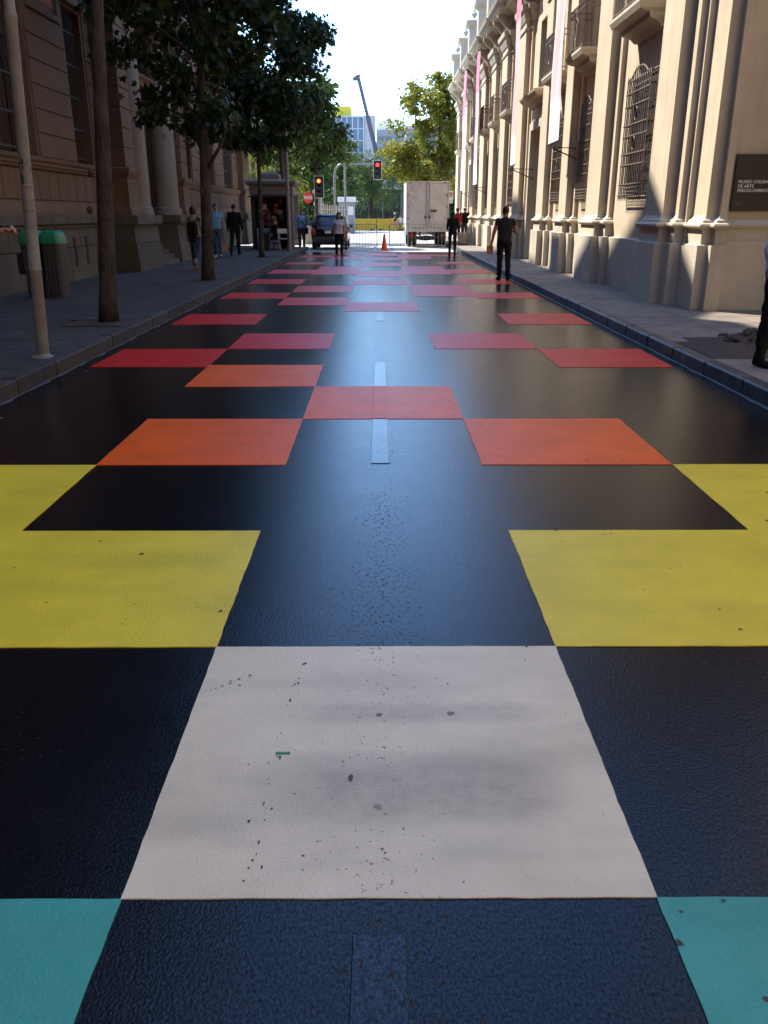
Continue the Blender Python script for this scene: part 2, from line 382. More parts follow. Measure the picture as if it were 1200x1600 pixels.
cols = {'A': (-3.22, -1.925), 'B': (-1.925, -.645), 'C': (-.645, .685), 'D': (.685, 1.975), 'E': (1.975, 3.25)}
sq = []
def put(c, y0, y1, m, dx=0): sq.append((c, y0, y1, m))
put('B', .31, 1.61, M_teal); put('D', .31, 1.61, M_teal); put('A', -1.0, .31, M_teal); put('E', -1.0, .31, M_teal)
put('C', 1.61, 2.88, M_white); put('B', 2.88, 4.145, M_yel); put('D', 2.88, 4.145, M_yel)
put('A', 2.88, 5.385, M_yel); put('E', 2.88, 5.385, M_yel); put('B', 5.385, 6.72, M_org); put('D', 5.385, 6.72, M_org)
put('C', 6.72, 8.09, M_org); put('B', 8.09, 9.32, M_org)
put('A', 9.20, 10.50, M_red); put('E', 9.16, 10.50, M_red); put('B', 10.50, 11.93, M_red); put('D', 10.50, 11.93, M_red)
put('A', 12.95, 14.35, M_red); put('E', 12.95, 14.40, M_red)
put('C', 14.75, 16.3, M_red); put('B', 15.8, 17.3, M_red); put('A', 17.05, 18.4, M_red); put('E', 17.05, 18.4, M_red); put('D', 17.55, 20.4, M_red)
put('B', 18.55, 20.2, M_red); put('A', 20.75, 22.3, M_red); put('C', 20.5, 22.0, M_red); put('E', 20.7, 22.35, M_red)
put('C', 23.2, 25.6, M_red); put('B', 24.0, 27.8, M_red); put('D', 24.0, 27.9, M_red); put('A', 24.4, 26.2, M_red); put('E', 24.5, 26.3, M_red)
put('C', 27.8, 29.9, M_red); put('A', 29.0, 30.3, M_red); put('E', 29.0, 30.6, M_red); put('C', 31.8, 33.6, M_red)
put('B', 32.4, 34.2, M_red); put('D', 32.4, 36.3, M_red); put('A', 33.6, 35.4, M_red); put('C', 35.0, 37.6, M_red); put('E', 34.6, 36.0, M_red); put('B', 36.4, 37.9, M_red)
for c, y0, y1, m in sq:
    x0, x1 = cols[c]; b = MB(); n = 26; ys = np.linspace(y0, y1, n); w = lambda a: .0012 * math.sin(a * 13) + .0009 * math.sin(a * 41 + 1)
    # hand-masked edges: a ragged ribbon of points instead of a ruled line
    ring = [(x0 + w(y + x0) + random.uniform(-.0012, .0012), y) for y in ys] + [(x, y1 + .5 * w(x * 1.7 + y1) + random.uniform(-.001, .001)) for x in np.linspace(x0, x1, n)[1:-1]]
    ring += [(x1 + w(y * 1.1 + x1) + random.uniform(-.0012, .0012), y) for y in ys[::-1]] + [(x, y0 + .5 * w(x * 1.7 + y0) + random.uniform(-.001, .001)) for x in np.linspace(x1, x0, n)[1:-1]]
    k = len(ring)
    b.add([(x, y, .004) for x, y in ring] + [(x, y, -.01) for x, y in ring], [tuple(range(k))[::-1]] + [(i, (i + 1) % k, (i + 1) % k + k, i + k) for i in range(k)])
    b.build('painted_square', m, road)
M_strip = mat_paint('paint_black_strip', (.003, .003, .005), .15, .2, .12, (.012, .011, .010), .0, 1.43, .0)
for y0, y1 in ((-2.6, 1.50), (5.42, 6.72), (8.09, 9.5), (13.4, 14.75), (16.3, 17.4), (22.0, 23.2), (29.9, 31.8)):
    MB().cbox(-.068, .058, y0, y1, -.01, .0045, .002).build('lane_line', M_strip, road)
for y0, y1, m in ((6.72, 8.09, M_org), (14.75, 16.3, M_red)):
    MB().cbox(-.068, .058, y0, y1, -.01, .0088, .002).build('lane_line', m, road)
g = MB(); ys = np.arange(-6, 37, .13)
ring = [(XK - .035 - .03 * random.random() ** 2, y) for y in ys]; n = len(ring)
g.add([(x, y, .0035) for x, y in ring] + [(XK - .002, y, .0035) for y in ys], [(i, i + n, i + n + 1, i + 1) for i in range(n - 1)])
g.build('gutter_overspray', M_gut, road)
g = MB(); ring = [(-XK + .03 + .05 * random.random() ** 2, y) for y in ys]
g.add([(x, y, .0035) for x, y in ring] + [(-XK + .002, y, .0035) for y in ys], [(i, i + 1, i + n + 1, i + n) for i in range(n - 1)])
g.build('gutter_dust', mat('gutter_dust', (.075, .075, .08), .8, .4, 12, dirt=(.03, .03, .035), dscale=6), road)

XL, XRW = -7.2, 5.05
def sidewalk(name, x0, x1, y0, y1, m, nx, ly, skip=()):
    base = MB().box(min(x0, x1), max(x0, x1), y0, y1, -.3, .118).build(name, M_soil); tag(base, kind='structure')
    w = (x1 - x0) / nx; proto = {}
    y = y0; row = 0
    while y < y1 - .05:
        L = min(ly, y1 - y)
        for i in range(nx):
            cx, cy = x0 + (i + .5) * w, y + L / 2
            if any(a <= cx <= b and c <= cy <= d for a, b, c, d in skip): continue
            key = round(L, 2)
            if key not in proto: proto[key] = MB().cbox(-abs(w) / 2 + .004, abs(w) / 2 - .007, -L / 2 + .007, L / 2 - .007, -.05, 0, .005).mesh('paving_slab', m)
            o = bpy.data.objects.new('paving_slab', proto[key]); C.objects.link(o); o.parent = base
            o.location = (cx, cy, .138 + random.uniform(-.0012, .0012)); o.rotation_euler = (random.uniform(-.0015, .0015), random.uniform(-.0015, .0015), 0)
        y += L; row += 1
    return base
PITS = [(-3.95, 12.3), (-4.05, 20.2), (-4.3, 31.4)]
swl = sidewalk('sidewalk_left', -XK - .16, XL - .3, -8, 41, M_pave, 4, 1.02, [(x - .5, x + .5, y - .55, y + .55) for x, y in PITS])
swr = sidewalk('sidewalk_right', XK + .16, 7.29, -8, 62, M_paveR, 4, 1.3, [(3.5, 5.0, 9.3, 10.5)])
kp = MB().cbox(-.08, .08, -.485, .485, -.25, .152, .018).mesh('kerb_stone', M_kerb)
kr = MB().cbox(-.08, .08, -.485, .485, -.25, .150, .016).mesh('kerb_stone', M_kerbR)
for base, sx, me, y1 in ((swl, -1, kp, 41), (swr, 1, kr, 60)):
    y = -6.0
    while y < y1:
        o = bpy.data.objects.new('kerb_stone', me); C.objects.link(o); o.parent = base
        o.location = (sx * (XK + .08) + random.uniform(-.006, .006), y + .49, random.uniform(-.006, .006)); o.rotation_euler = (0, 0, random.uniform(-.006, .006)); y += .98
# soil heap in the empty tree pit by the right kerb
b = MB(); rows = []
for i in range(15):
    r = []
    for j in range(15):
        x, y = 3.62 + 1.5 * i / 14, 9.0 + 1.75 * j / 14
        e = min(1, 4 * min(i, 14 - i, j, 14 - j) / 14)
        r.append((x, y, .122 + e * (.03 + .12 * math.exp(-((x - 4.45) ** 2 + (y - 10.0) ** 2) / .10) * random.uniform(.6, 1.2) + random.uniform(0, .02))))
    rows.append(r)
b.grid(rows); b.build('soil', M_soil, swr)
for k in range(26):                                   # clods of dug earth
    a = random.uniform(0, 2 * PI); d_ = random.random() ** .7 * .42; x, y, r_ = 4.45 + d_ * math.cos(a), 10.0 + d_ * math.sin(a), random.uniform(.03, .085)
    b = MB().ell((x, y, .15 + .10 * max(0, 1 - d_ / .4) + r_ * .3), r_ * random.uniform(.8, 1.5), r_, r_ * .7, 7, 5)
    b.v = [(px_ + random.uniform(-.3, .3) * r_, py_ + random.uniform(-.3, .3) * r_, pz_ + random.uniform(-.2, .2) * r_) for px_, py_, pz_ in b.v]
    b.build('clod', M_soil, swr)
for x, y in PITS[:2]:
    MB().box(x - .5, x + .5, y - .55, y + .55, .12, .131).build('soil', M_soil, swl)
# manhole covers and patches on the left sidewalk
for x, y, sx, sy in ((-4.3, 9.9, .45, .35), (-5.2, 10.8, .5, .35)):
    MB().cbox(x - sx, x + sx, y - sy, y + sy, .10, .1425, .003).build('access_cover', mat('cover_iron', (.05, .045, .04), .6, .3, 20, .5, 40), swl)
# litter and leaves
bl = MB()
for k in range(60):
    x, y = random.choice([(random.uniform(-7, -3.6), random.uniform(7, 34)), (-XK + random.uniform(.05, .5), random.uniform(5, 30))])
    z = .147 if x < -XK - .2 else .009; a = random.uniform(0, PI); s = random.uniform(.01, .03)
    bl.add([(x + s * math.cos(a + t), y + s * math.sin(a + t), z + random.uniform(0, .008)) for t in (0, 1.5, 3.0, 4.5)], [(0, 1, 2, 3)])
tag(bl.build('litter', mat('litter', (.35, .32, .27), .8, .5, 30)), 'scraps of pale litter and dry leaves scattered by the kerb', 'litter', kind='stuff')

# ------------------------------------------------------------------ museum on the right
mus = thing('museum_building', 'sunlit ochre baroque museum with pilasters, iron window cages and balustrade posts', 'building', (5.3, 36, 0))
PIL = [(14.95, 15.95), (19.45, 20.65), (22.9, 23.8), (26.2, 27.1), (30.9, 32.2), (35.1, 36.5), (38.4, 39.8), (42.0, 43.6), (46.2, 47.6), (50.6, 52.0), (55.4, 56.9)]
ST = .30
SUB = [(.14, .13), (1.13, .13), (1.14, .06), (1.37, .06)]
TOR = [(1.37, .065), (1.385, .10), (1.405, .125), (1.43, .13), (1.455, .11), (1.47, .065), (1.50, .06), (1.53, .02), (1.57, 0)]
CAP = [(7.25, 0), (7.27, .04), (7.33, .045), (7.35, .005), (7.50, .01), (7.53, .05), (7.66, .10), (7.72, .12), (7.80, .12), (7.82, .18), (7.98, .20)]
def secs(xf, y0, y1, prof, back=5.10): return [(xf - p, back, y0 - p, y1 + p, z) for z, p in prof]
def column_parts(root, name, xf, y0, y1, back=5.10, cap=True, top=7.25):
    sh = MB().loft_rect([(xf, back, y0, y1, 1.565), (xf, back, y0, y1, top)]).build(name, M_rw, root)
    MB().loft_rect(secs(xf, y0, y1, SUB, back)).build('pedestal', M_rp, sh)
    MB().loft_rect(secs(xf, y0, y1, TOR, back)).build('base_moulding', M_rp, sh)
    if cap: MB().loft_rect(secs(xf, y0, y1, CAP, back)).build('capital', M_rp, sh)
    return sh
for i, (a, b_) in enumerate(PIL):
    xf = 4.80
    column_parts(mus, 'pilaster', xf, a, b_)
    column_parts(mus, 'side_pilaster', 4.96, a - ST - .02, a - .135)
    if i < len(PIL) - 0: column_parts(mus, 'side_pilaster', 4.965, b_ + .135, b_ + ST + .02)
# stepped corner towards the forecourt
column_parts(mus, 'side_pilaster', 5.14, 13.86, 14.48, 5.41)
column_parts(mus, 'side_pilaster', 5.30, 13.70, 13.78, 5.405, cap=False, top=8.0)
# walls with openings
opens = []
bays = [(PIL[i][1] + ST, PIL[i + 1][0] - ST) for i in range(len(PIL) - 1)]
DOORS = (3, 8)
for i, (a, b_) in enumerate(bays):
    c = (a + b_) / 2; w = min(1.25, (b_ - a) * .66)
    if i == 0: c, w = 17.52, 1.5
    if i in DOORS: opens.append((i, c, 1.75, .14, 4.15)); 
    else: opens.append((i, c, w, 1.95, 4.12))
yprev = 14.5
wb = MB()
for i, c, w, z0, z1 in opens:
    a, b_ = c - w / 2, c + w / 2; u = min(w, 1.0) / 2
    wb.box(XRW, 5.5, yprev, a, .1, 8.0)
    if z0 > .2: wb.box(XRW, 5.5, a, b_, .1, z0)
    wb.box(XRW, 5.5, a, b_, z1, 5.25)
    if a < c - u: wb.box(XRW, 5.5, a, c - u, 5.25, 7.25); wb.box(XRW, 5.5, c + u, b_, 5.25, 7.25)
    wb.box(XRW, 5.5, a, b_, 7.25, 8.0)
    yprev = b_
wb.box(XRW, 5.5, yprev, 57.5, .1, 8.0)
wb.build('wall', M_rw, mus)
MB().box(5.5, 22, 14.2, 57.4, .1, 8.9).build('building_core', M_dark, mus)
sw = MB(); sw.box(5.40, 20, 13.80, 14.2, .1, 9.0); sw.build('side_wall', M_rw, mus)
MB().box(5.52, 20, 14.2, 14.48, .1, 8.9).build('side_wall_core', M_rw, mus)
MB().loft_rect([(5.42, 20, 13.70, 13.9, .1), (5.42, 20, 13.70, 13.9, 1.19), (5.42, 20, 13.76, 13.9, 1.20), (5.42, 20, 13.76, 13.9, 1.37), (5.42, 20, 13.72, 13.9, 1.40), (5.42, 20, 13.71, 13.9, 1.44), (5.42, 20, 13.74, 13.9, 1.47), (5.42, 20, 13.78, 13.9, 1.52)]).build('plinth', M_rp, mus)
def plinth(y0, y1):
    MB().loft_rect([(4.97, 5.06, y0, y1, .1), (4.97, 5.06, y0, y1, 1.12), (5.03, 5.06, y0, y1, 1.14)]).build('plinth', M_rp, mus)
for i, (a, b_) in enumerate(bays):
    if i not in DOORS: plinth(a + .16, b_ - .16)
# entablature and cornice, broken forward over every pilaster
ENT = [(7.98, .02), (8.2, .02), (8.21, .05), (8.26, .05), (8.27, .02), (8.47, .02), (8.48, .08), (8.53, .16), (8.60, .30), (8.66, .36), (8.67, .46), (8.80, .48), (8.84, .56), (8.95, .60), (8.97, .56)]
MB().loft_rect(secs(5.0, 13.9, 57.2, ENT, 6.0)).build('cornice', M_rp, mus)
for a, b_ in PIL:
    e = MB().loft_rect([(x0, x1, y0, y1, z + (.004 if z > 8.9 else 0)) for x0, x1, y0, y1, z in secs(4.80, a - .1, b_ + .1, ENT, 5.9)]).build('cornice_break', M_rp, mus)
    for yy in (a + .1, b_ - .1):     # scroll consoles under the cornice
        MB().prism([(4.78, 8.05), (4.55, 8.28), (4.36, 8.46), (4.36, 8.55), (4.9, 8.55), (4.9, 8.05)], 'y', yy - .09, yy + .09).build('console', M_rp, e)
MB().box(4.90, 5.25, 13.9, 57.3, 8.95, 9.25).build('parapet', M_rp, mus)
urn = [(.05, 0), (.10, .02), (.05, .06), (.05, .10), (.13, .20), (.15, .28), (.10, .36), (.05, .38), (.06, .42), (.03, .50), (.0, .55)]
for a, b_ in PIL:
    c = (a + b_) / 2; hw = .28
    X0, X1 = 4.42, 4.92
    p = MB().loft_rect([(X0 - q, X1 + q, c - hw - q, c + hw + q, z) for z, q in ((8.975, .06), (9.12, .06), (9.14, .0), (10.28, .0), (10.30, .04), (10.40, .13), (10.50, .17), (10.56, .15), (10.58, .05), (10.66, -.08))]).build('parapet_post', M_rp, mus)
    MB().lathe(urn, (4.67, c, 10.62), 14).build('urn', M_rp, p, smooth='auto')
# windows, cages, balconies, doors
def cage(c, w, z0, z1, x=4.90, xb=5.06):
    b = MB(); r = .012; n = max(6, int(w / .115)); ys = np.linspace(c - w / 2, c + w / 2, n + 1)
    H = z1 - z0; arch = lambda t: .16 * (1 if .2 < t < .8 else 0) * math.sin(PI * (t - .2) / .6) ** .5 if .2 < t < .8 else 0
    for k, y in enumerate(ys):
        t = k / n; top = z1 - .12 + arch(t)
        b.tube([(x, y, z0 + .02), (x, y, top)], r, 5)
        b.tube([(x, y, top), (x, y, top + .07)], [.016, .002], 5)
        b.tube([(x, y, z0 + .02), (x, y, z0 - .05)], [.016, .002], 5)
    rails = [z0 + .06, z0 + .26] + [z0 + H * f for f in (.27, .36, .50, .59, .74, .84)]
    for z in rails:
        b.tube([(xb, c - w / 2, z), (x, c - w / 2, z), (x, c + w / 2, z), (xb, c + w / 2, z)], .015, 5)
        for y in ys: b.ell((x - .006, y, z), .02, .02, .02, 6, 4)
    pts = [(x, y, z1 - .10 + arch(k / n)) for k, y in enumerate(ys)]
    b.tube(pts, .015, 5)
    for s in (-1, 1):
        y = c + s * w / 2
        for xx in np.linspace(x, xb, 4)[1:-1]: b.tube([(xx, y, z0 + .02), (xx, y, z1 - .1)], .008, 5)
        b.box(x, xb, y - .012, y + .012, z1 - .12, z1 - .10)
    for zz, hh in ((z0 + .16, .16), (z1 - .2, .26)):    # scrollwork bands
        for k in range(n):
            yc = (ys[k] + ys[k + 1]) / 2
            b.tube([(x, yc + .04 * math.cos(t), zz + hh * .28 * math.sin(t)) for t in np.linspace(0, 2 * PI, 9)], .006, 4, False)
    yc = c                                             # rosette in the middle field
    for zz in (z0 + H * .44, z0 + H * .67):
        b.tube([(x - .01, yc + .07 * math.cos(t), zz + .12 * math.sin(t)) for t in np.linspace(0, 2 * PI, 11)], .009, 4, False)
    return b
for i, c, w, z0, z1 in opens:
    a, b_ = c - w / 2, c + w / 2
    if i in DOORS:
        d = MB().box(5.42, 5.47, a, b_, .14, z1).build('door', M_dark, mus)
        for s in (0, 1):
            y0 = a + s * w / 2
            MB().cbox(5.36, 5.419, y0 + .02, y0 + w / 2 - .02, .18, z1 - .03, .01).build('door_leaf', M_wood, d)
            for zz in np.linspace(.4, z1 - 1.0, 5): MB().cbox(5.335, 5.359, y0 + .14, y0 + w / 2 - .14, zz, zz + .55, .01).build('door_panel', M_wood, d)
        for y0, y1 in ((a - .28, a), (b_, b_ + .28)):
            MB().cbox(4.95, 5.06, y0, y1, .14, z1 + .25, .015).build('door_jamb', M_rp, d)
        MB().cbox(4.949, 5.06, a + .001, b_ - .001, z1, z1 + .25, .012).build('lintel', M_rp, d)
        MB().cbox(4.98, 5.06, a - .1, b_ + .1, z1 + .30, z1 + .62, .01).build('frieze', M_rw, d)
        MB().loft_rect([(5.0, 5.06, a - .3, b_ + .3, 4.80), (4.92, 5.06, a - .34, b_ + .34, 4.86), (4.86, 5.06, a - .40, b_ + .40, 4.95), (4.70, 5.06, a - .48, b_ + .48, 4.98), (4.62, 5.06, a - .55, b_ + .55, 5.08), (4.60, 5.06, a - .56, b_ + .56, 5.14), (5.04, 5.06, a - .5, b_ + .5, 5.22)]).build('door_hood', M_rp, d)
        MB().box(5.40, 5.46, c - .5, c + .5, 5.24, 7.26).build('window', M_glass, mus)
        continue
    wn_ = MB().box(5.09, 5.46, a + .001, b_ - .001, z0 + .001, z1 - .001).build('window', M_dark, mus)
    fb = MB()
    for y0, y1 in ((a, a + .07), (c - .03, c + .03), (b_ - .07, b_)): fb.cbox(5.062, 5.089, y0 + .002, y1 - .002, z0 + .002, z1 - .002, .005)
    for zz in (z0, z0 + 1.05, z1 - .07): fb.cbox(5.065, 5.088, a + .07, c - .03, zz + .004, zz + .064, .004); fb.cbox(5.065, 5.088, c + .03, b_ - .07, zz + .004, zz + .064, .004)
    fb.build('frame', M_wood, wn_)
    cage(c - .04, w + .02, z0 - .06, z1 + .05).build('grille', M_iron, wn_)
    # balcony above
    hw = w / 2 + .22
    bal = MB().loft_rect([(4.98, 5.06, c - hw + .12, c + hw - .12, 4.72), (4.90, 5.06, c - hw + .10, c + hw - .10, 4.80), (4.74, 5.06, c - hw + .06, c + hw - .06, 4.86), (4.72, 5.06, c - hw + .05, c + hw - .05, 4.94), (4.54, 5.06, c - hw, c + hw, 4.99), (4.50, 5.06, c - hw - .03, c + hw + .03, 5.08), (4.50, 5.06, c - hw - .03, c + hw + .03, 5.13)]).build('balcony', M_rp, mus)
    rb = MB(); n = int(hw * 2 / .085)
    for k in range(n + 1):
        y = c - hw + 2 * hw * k / n
        rb.tube([(4.55, y, 5.12), (4.55, y, 6.08)], .008, 5)
    for s in (-1, 1):
        for k in range(1, 5): rb.tube([(4.55 + .5 * k / 5, c + s * hw, 5.12), (4.55 + .5 * k / 5, c + s * hw, 6.08)], .008, 5)
    for z in (5.2, 5.95, 6.08): rb.tube([(5.05, c - hw, z), (4.55, c - hw, z), (4.55, c + hw, z), (5.05, c + hw, z)], .014, 5)
    rb.tube([(4.54, c + .16 * math.cos(t), 5.6 + .22 * math.sin(t)) for t in np.linspace(0, 2 * PI, 13)], .014, 5, False)
    rb.build('railing', M_iron, bal)
    up = MB().box(5.40, 5.46, c - .55, c + .55, 5.24, 7.26).build('window', M_glass, mus)
    MB().cbox(5.34, 5.395, c - .03, c + .03, 5.25, 7.25, .004).build('mullion', M_wood, up)
    MB().loft_rect([(5.0, 5.06, c - .62, c + .62, 7.30), (4.92, 5.06, c - .68, c + .68, 7.38), (4.86, 5.06, c - .74, c + .74, 7.45), (5.04, 5.06, c - .7, c + .7, 7.52)]).build('window_hood', M_rp, up)

# banners hung in front of the facade on iron brackets
def mat_banner(name, lo, hi, z_split, z_pink):
    m, nt, b = nt_new(name); L = nt.links.new
    P = nt.nodes.new('ShaderNodeNewGeometry').outputs['Position']
    sp = nt.nodes.new('ShaderNodeSeparateXYZ'); L(P, sp.inputs[0])
    mr = nt.nodes.new('ShaderNodeMapRange'); mr.inputs[1].default_value = z_split; mr.inputs[2].default_value = z_pink; L(sp.outputs[2], mr.inputs[0])
    c = ramp(nt, mr.outputs[0], [(0, lo), (.06, hi), (.7, tuple(x * .96 for x in hi)), (.98, (.62, .36, .37)), (1, (.62, .16, .24))]).outputs[0]
    n = tex_noise(nt, 3, 6, .6, P); f = ramp(nt, n.outputs[0], [(.4, (0, 0, 0)), (.75, (.35, .35, .35))]).outputs[0]
    c = mixc(nt, f, c, (.55, .46, .45)); L(c, b.inputs['Base Color']); setin(b, Roughness=.7)
    return m
for k, (y0, y1, z0, z1, zp, lab) in enumerate((
        (22.15, 23.45, 3.28, 8.2, 9.4, 'wide faded pink banner with white foot, hung just before the main museum door'),
        (29.05, 30.05, 3.10, 8.3, 6.6, 'pink-topped white banner hung just past the main museum door'),
        (40.35, 41.75, 2.85, 8.3, 6.0, 'narrow banner, pink above and white below, by the tall pilasters beyond the door'),
        (46.5, 48.0, 2.75, 8.4, 5.6, 'farthest narrow pink and white banner, at the museum end by the street trees'))):
    t = thing('banner', lab, 'banner', (4.36, (y0 + y1) / 2, z0), 0, 'banners hung on the museum facade')
    rows = []
    for i in range(40):
        z = z0 + (z1 - z0) * i / 39
        rows.append([(4.34 + .012 * math.sin(z * 2.1 + j * .9 + k) + .014 * math.sin(j * 1.3 + z * .7), y0 + (y1 - y0) * j / 8, z) for j in range(9)])
    cl = MB().grid(rows)
    back = MB(); n = len(cl.v); cl.v += [(x + .003, y, z) for x, y, z in cl.v]; m0 = len(cl.f)
    cl.f += [tuple(q + n for q in f)[::-1] for f in cl.f[:m0]]; cl.m += [0] * m0
    cl.build('cloth', mat_banner('banner_cloth_%d' % k, (.78, .76, .74), (.66, .50, .49), z0 + .75, z0 + .75 + (zp - z0)), t, smooth=True)
    for z in (z0, z1): MB().tube([(4.345, y0 - .05, z), (4.345, y1 + .05, z)], .02, 8).build('rod', M_iron2, t)
    MB().tube([(4.345, (y0 + y1) / 2, z0), (4.345, (y0 + y1) / 2 - .02, z0 - .12), (5.06, (y0 + y1) / 2 - .3, z0 - .45)], .016, 6).build('bracket', M_iron2, t)
    MB().tube([(4.36, (y0 + y1) / 2, z0 - .1), (5.06, (y0 + y1) / 2, z0 - .12)], .012, 6).build('stay', M_iron2, t)
    MB().tube([(4.345, (y0 + y1) / 2, z1), (5.02, (y0 + y1) / 2 - .1, z1 + .1)], .016, 6).build('bracket', M_iron2, t)

# museum sign on the wall facing the forecourt
sg = thing('museum_sign', 'dark plum wall sign with white museum lettering on the ochre side wall', 'sign', (6.2, 13.75, 1.64))
MB().cbox(5.46, 7.05, 13.735, 13.78, 1.64, 2.46, .006).build('board', mat('sign_plum', (.014, .008, .010), .45, .1, 4), sg)
M_let = mat('lettering_white', (.72, .70, .68), .6, .03, 5)
for i, s in enumerate(('MUSEO CHILENO', 'DE ARTE', 'PRECOLOMBINO')):
    text_obj('lettering', text_mesh(s, .064, bold=.001), M_let, sg, (5.525 - 6.2, -.018, 2.045 - 1.64 - i * .063), (R(90), 0, 0))
for i, w in enumerate((.07, .10, .085, .075)): MB().box(5.522, 5.522 + w * .8, 13.731, 13.737, 1.775 - i * .017, 1.782 - i * .017).build('small_print', mat('small_print_grey', (.10, .09, .095), .6, .05, 5), sg)

# ------------------------------------------------------------------ courthouse on the left
crt = thing('courthouse_building', 'shaded brown stone courthouse with column portico, stone plinth and barred windows', 'building', (-7.5, 20, 0))
WIN = [(8.0, 10.1), (12.45, 14.5), (16.9, 18.98), (21.42, 22.62), (31.9, 34.1), (36.5, 38.7), (41.1, 43.3)]
PO0, PO1, XP = 23.2, 30.5, -6.6
YE = 47.0
def fx(d): return XL + d
def runs(segs, holes):
    out = []
    for a, b_ in segs:
        cur = a
        for h0, h1 in holes:
            if h1 <= cur or h0 >= b_: continue
            if h0 > cur: out.append((cur, h0))
            cur = h1
        if cur < b_: out.append((cur, b_))
    return out
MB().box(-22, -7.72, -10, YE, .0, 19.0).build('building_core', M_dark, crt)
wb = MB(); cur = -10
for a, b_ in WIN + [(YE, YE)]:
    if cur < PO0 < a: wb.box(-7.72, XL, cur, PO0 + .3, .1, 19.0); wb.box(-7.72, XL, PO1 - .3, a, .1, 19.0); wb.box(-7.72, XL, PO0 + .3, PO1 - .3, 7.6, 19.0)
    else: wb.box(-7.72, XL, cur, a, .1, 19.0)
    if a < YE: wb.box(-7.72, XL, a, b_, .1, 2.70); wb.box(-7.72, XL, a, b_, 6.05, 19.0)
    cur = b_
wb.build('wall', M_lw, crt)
OUT = runs([(-10, PO0), (PO1, YE)], [])
rr = random.Random(5)
def blocks(name, x1, z0, z1, L, m, segs, gap=.008, c=.010, jit=.25, x0=None, every=True):
    for a, b_ in segs:
        y = a
        while y < b_ - .02:
            l = L * rr.uniform(1 - jit, 1 + jit); e = min(b_, y + l)
            if b_ - e < .25 * L: e = b_
            if e > 12 or not every: MB().cbox(XL - .05 if x0 is None else x0, x1 + rr.uniform(-.006, .006), y + gap / 2, e - gap / 2, z0 + .003, z1 - .003, c).build(name, m, crt)
            else: MB().box(XL - .05, x1, y, e, z0, z1).build(name, m, crt)
            y = e
VIS = [(12, PO0), (PO1, YE)]
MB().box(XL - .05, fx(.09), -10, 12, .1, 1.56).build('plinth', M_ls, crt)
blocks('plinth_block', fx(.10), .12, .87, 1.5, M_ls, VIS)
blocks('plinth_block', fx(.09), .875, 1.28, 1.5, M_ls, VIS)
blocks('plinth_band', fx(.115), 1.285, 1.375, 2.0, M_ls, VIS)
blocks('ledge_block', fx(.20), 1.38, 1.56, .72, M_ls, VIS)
def moulding(name, prof, a, b_, m=M_lw):
    b = MB(); pts = [(fx(-.02), prof[0][0])] + [(fx(p), z) for z, p in prof] + [(fx(-.02), prof[-1][0])]
    b.prism(pts, 'y', a, b_); b.build(name, m, crt)
for a, b_ in ((-10, PO0), (PO1, YE)):
    moulding('base_moulding', [(1.562, .15), (1.64, .15), (1.66, .12), (1.76, .10), (1.80, .06), (1.86, .05)], a, b_)
    moulding('sill_moulding', [(2.462, .05), (2.49, .09), (2.53, .10), (2.55, .13), (2.60, .13), (2.64, .17), (2.70, .18), (2.72, .14)], a, b_)
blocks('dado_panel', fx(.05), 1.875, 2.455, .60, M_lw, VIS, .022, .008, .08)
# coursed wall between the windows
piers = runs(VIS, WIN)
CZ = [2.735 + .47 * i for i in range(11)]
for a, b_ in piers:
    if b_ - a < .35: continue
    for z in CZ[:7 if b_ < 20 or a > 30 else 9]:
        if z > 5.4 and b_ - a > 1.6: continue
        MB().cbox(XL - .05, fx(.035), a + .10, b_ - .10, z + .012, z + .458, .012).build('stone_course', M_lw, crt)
    if b_ - a > 1.6:
        c = (a + b_) / 2; hw = min(.75, (b_ - a) / 2 - .35)
        p = MB().box(XL - .02, fx(.012), c - hw, c + hw, 5.82, 7.4).build('terracotta_panel', M_terra, crt)
        for q in ((c - hw - .14, c - hw, 5.70, 7.5), (c + hw, c + hw + .14, 5.70, 7.5)): MB().cbox(XL - .02, fx(.07), *q, .02).build('frame', M_lw, p)
        MB().cbox(XL - .02, fx(.09), c - hw - .2, c + hw + .2, 5.56, 5.699, .02).build('sill', M_lw, p)
M_cur = mat('curtain_rust', (.085, .032, .018), .8, .3, 3)
for a, b_ in WIN:
    w = MB().box(-7.70, -7.66, a, b_, 2.71, 6.05).build('window', M_glass, crt)
    MB().box(-7.657, -7.655, a + .15, b_ - .15, 2.85, 5.9).build('curtain', M_cur, w)
    f = MB()
    for y0, y1 in ((a, a + .1), ((a + b_) / 2 - .05, (a + b_) / 2 + .05), (b_ - .1, b_)): f.cbox(-7.652, -7.60, y0, y1, 2.72, 6.04, .006)
    for z in (2.72, 4.6, 5.94): f.cbox(-7.65, -7.602, a + .1, (a + b_) / 2 - .05, z, z + .1, .005); f.cbox(-7.65, -7.602, (a + b_) / 2 + .05, b_ - .1, z, z + .1, .005)
    f.build('frame', M_wood, w)
    g = MB(); n = int((b_ - a) / .13)
    for k in range(1, n): g.tube([(-7.36, a + (b_ - a) * k / n, 2.72), (-7.36, a + (b_ - a) * k / n, 6.0)], .013, 5)
    for z in (2.85, 3.5, 4.2, 4.9, 5.6): g.box(-7.375, -7.345, a, b_, z, z + .04)
    g.build('grille', M_iron2, w)
    MB().cbox(XL - .06, fx(.16), a - .1, b_ + .1, 6.10, 6.34, .03).build('lintel', M_lw, w)
